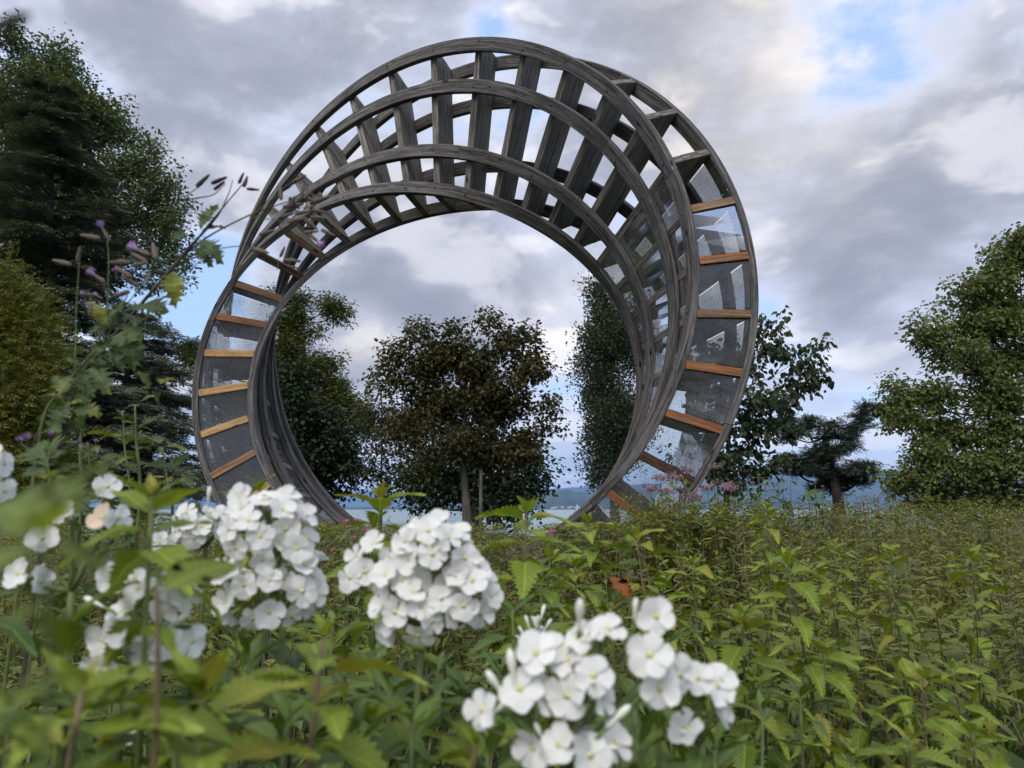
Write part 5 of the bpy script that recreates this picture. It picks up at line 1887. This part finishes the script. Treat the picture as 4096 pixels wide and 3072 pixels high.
tall_flower('willowherb', 'tall leafy willowherb in front of the pine trunk', 'flower', [(3260, 1930), (3230, 1950), (3290, 1945)], 6.5, 3255, tuft_mesh, .02, 'tall willowherbs above the right meadow', .12, stem_green, 30)
mag_mesh = tuft_mesh.copy()
mag_mesh.materials.clear()
mag_mesh.materials.append(M_mag)
tall_flower('balsam', 'magenta balsam flowers in front of the left ring foot', 'flower', [(1385, 2085), (1395, 2105), (1430, 2080), (1480, 2105), (1412, 2150), (1465, 2120), (1330, 2200)], 3.6, 1420, mag_mesh, .020, 'magenta balsams by the ring', .09, stem_green)
tall_flower('balsam', 'few magenta balsam flowers by the lowest right timber of the ring', 'flower', [(2200, 2140), (2212, 2125), (2195, 2160)], 4.2, 2210, mag_mesh, .022, 'magenta balsams by the ring', .09, stem_green)
dock = MB()
for a in range(170):
    t = rng.uniform(0, 1)
    an = rng.uniform(0, 2 * PI)
    rr = .09 * (1 - t) + .015
    p = np.array([math.cos(an) * rr * rng.uniform(.2, 1), math.sin(an) * rr * rng.uniform(.2, 1), t])
    dock.add([p + rng.normal(size=3) * .014, p + rng.normal(size=3) * .014, p + rng.normal(size=3) * .014 + (0, 0, .02)], [0, 1, 2], [3])
for a in range(9):
    an, t = a * 2.4, .05 + a * .08
    dock.tube([(0, 0, t), (math.cos(an) * .09 * (1 - t), math.sin(an) * .09 * (1 - t), t + .16)], [.006, .003], 3, cap=False)
dock.tube([(0, 0, -.2), (0, 0, 1)], [.010, .004], 4)
dock_mesh = dock.mesh('seed_head', M_rust)
for px, row, hgt, lab in [(3453, 1995, 95, 'tallest rusty red dock seed head below the plane tree'), (3510, 1985, 90, 'rusty red dock seed head right of the tallest one'), (3330, 2010, 60, 'rusty red dock seed head by the pine foot'), (3365, 2015, 50, 'small rusty dock seed head just right of the pine foot'), (3275, 2050, 60, 'low rusty dock seed head left of the pine foot')]:
    Y = 7.5
    tip = np.array(at(px, row, Y))
    foot = np.array([tip[0], Y, 0])
    r = empty('dock_plant', tuple(foot))
    tag(r, lab, 'plant', 'rusty docks above the right meadow')
    h = hgt / FPX * Y * 1.2
    stem_object(np.array([foot, tip - np.array([0, 0, h * .9])]), [.006, .005], stem_brown, r)
    put(bpy.data.objects.new('seed_head', dock_mesh), r, Matrix.Translation(Vector(tip - foot - np.array([0, 0, h]))) @ Matrix.Scale(h, 4))

# curled orange dead leaf caught in the nettles
M_dead = plain_mat('dead_leaf', (.19, .055, .016), (.32, .12, .035), 60, .7, .3, .5, 150)
V, L, T = leaf_tpl(8, .26, .4, .25, .5, -.35, .10, wav=3.0)
o = put(bpy.data.objects.new('dead_leaf', make_mesh('dead_leaf', V, L, T, M_dead, smooth=True)))
a, b = np.array(at(2430, 2300, 1.22)), np.array(at(2500, 2395, 1.20))
o.matrix_world = frame4(a, b - a, (.4, -1, .3), np.linalg.norm(b - a) * 1.15)
tag(o, 'curled orange-brown dead leaf caught in the nettles below the ring', 'leaf')

# ------------------------------------------------------------------ houses on the far shore
M_house = plain_mat('far_house_wall', (.62, .60, .56), (.80, .79, .76), .05, .9)
M_roof = plain_mat('far_house_roof', (.16, .09, .07), (.26, .16, .12), .05, .9)
hw_ = (np.array([(x, y, z) for z in (0, 1) for x, y in ((-1, -.7), (1, -.7), (1, .7), (-1, .7))]), [0, 1, 5, 4, 1, 2, 6, 5, 2, 3, 7, 6, 3, 0, 4, 7], [4] * 4)
hr_ = (np.array([(-1.1, -.8, .95), (1.1, -.8, .95), (1.1, .8, .95), (-1.1, .8, .95), (-1.1, 0, 1.6), (1.1, 0, 1.6)]), [0, 1, 5, 4, 2, 3, 4, 5, 0, 4, 3, 1, 2, 5], [4, 4, 3, 3])
wall_me = make_mesh('wall', *hw_, M_house)
roof_me = make_mesh('roof', *hr_, M_roof)
for i in range(60):
    px = rng.choice([rng.normal(2330, 60), rng.uniform(2080, 2560), rng.uniform(2950, 3520), rng.normal(2080, 30)])
    Y = 6320.0 - rng.uniform(0, 60)
    x = (px - 2048) / FPX * Y
    r = empty('house', (x, Y, LAKE_Z + rng.uniform(2, 20)))
    tag(r, 'tiny white house among many on the far shore of the lake', 'house', 'white houses on the far shore')
    sc = rng.uniform(5, 11)
    r.scale = (sc, sc, sc * rng.uniform(.7, 1.2))
    r.rotation_euler = (0, 0, rng.uniform(-.6, .6))
    put(bpy.data.objects.new('wall', wall_me), r)
    put(bpy.data.objects.new('roof', roof_me), r)
Y = 6250.0
r = empty('church_tower', ((2305 - 2048) / FPX * Y, Y, LAKE_Z))
tag(r, 'slim white church tower with pointed roof on the far shore', 'church')
put(bpy.data.objects.new('wall', wall_me), r, Matrix.Diagonal((5, 7, 42, 1)))
sp = MB()
sp.tube([(0, 0, 41), (0, 0, 66)], [7, .3], 4)
sp.build('spire', M_roof, r)

# ------------------------------------------------------------------ the air over the lake
hz = put(bpy.data.objects.new('haze', make_mesh('haze', np.array([(x, y, z) for z in (-8, 760) for x, y in ((-21000, -800), (21000, -800), (21000, 20500), (-21000, 20500))]),
                                                [0, 3, 2, 1, 4, 5, 6, 7, 0, 1, 5, 4, 1, 2, 6, 5, 2, 3, 7, 6, 3, 0, 4, 7], [4] * 6, None)))
tag(hz, 'pale blue haze over the lake and far hills', kind='stuff')
hm, ht, hout = new_mat('haze_air')
pv = ht.node('ShaderNodeVolumePrincipled')
pv.inputs['Color'].default_value = (.33, .55, 1.0, 1)
pv.inputs['Density'].default_value = 6.5e-5
pv.inputs['Anisotropy'].default_value = .0
ht.link(pv.outputs[0], hout.inputs['Volume'])
hz.data.materials.append(hm)
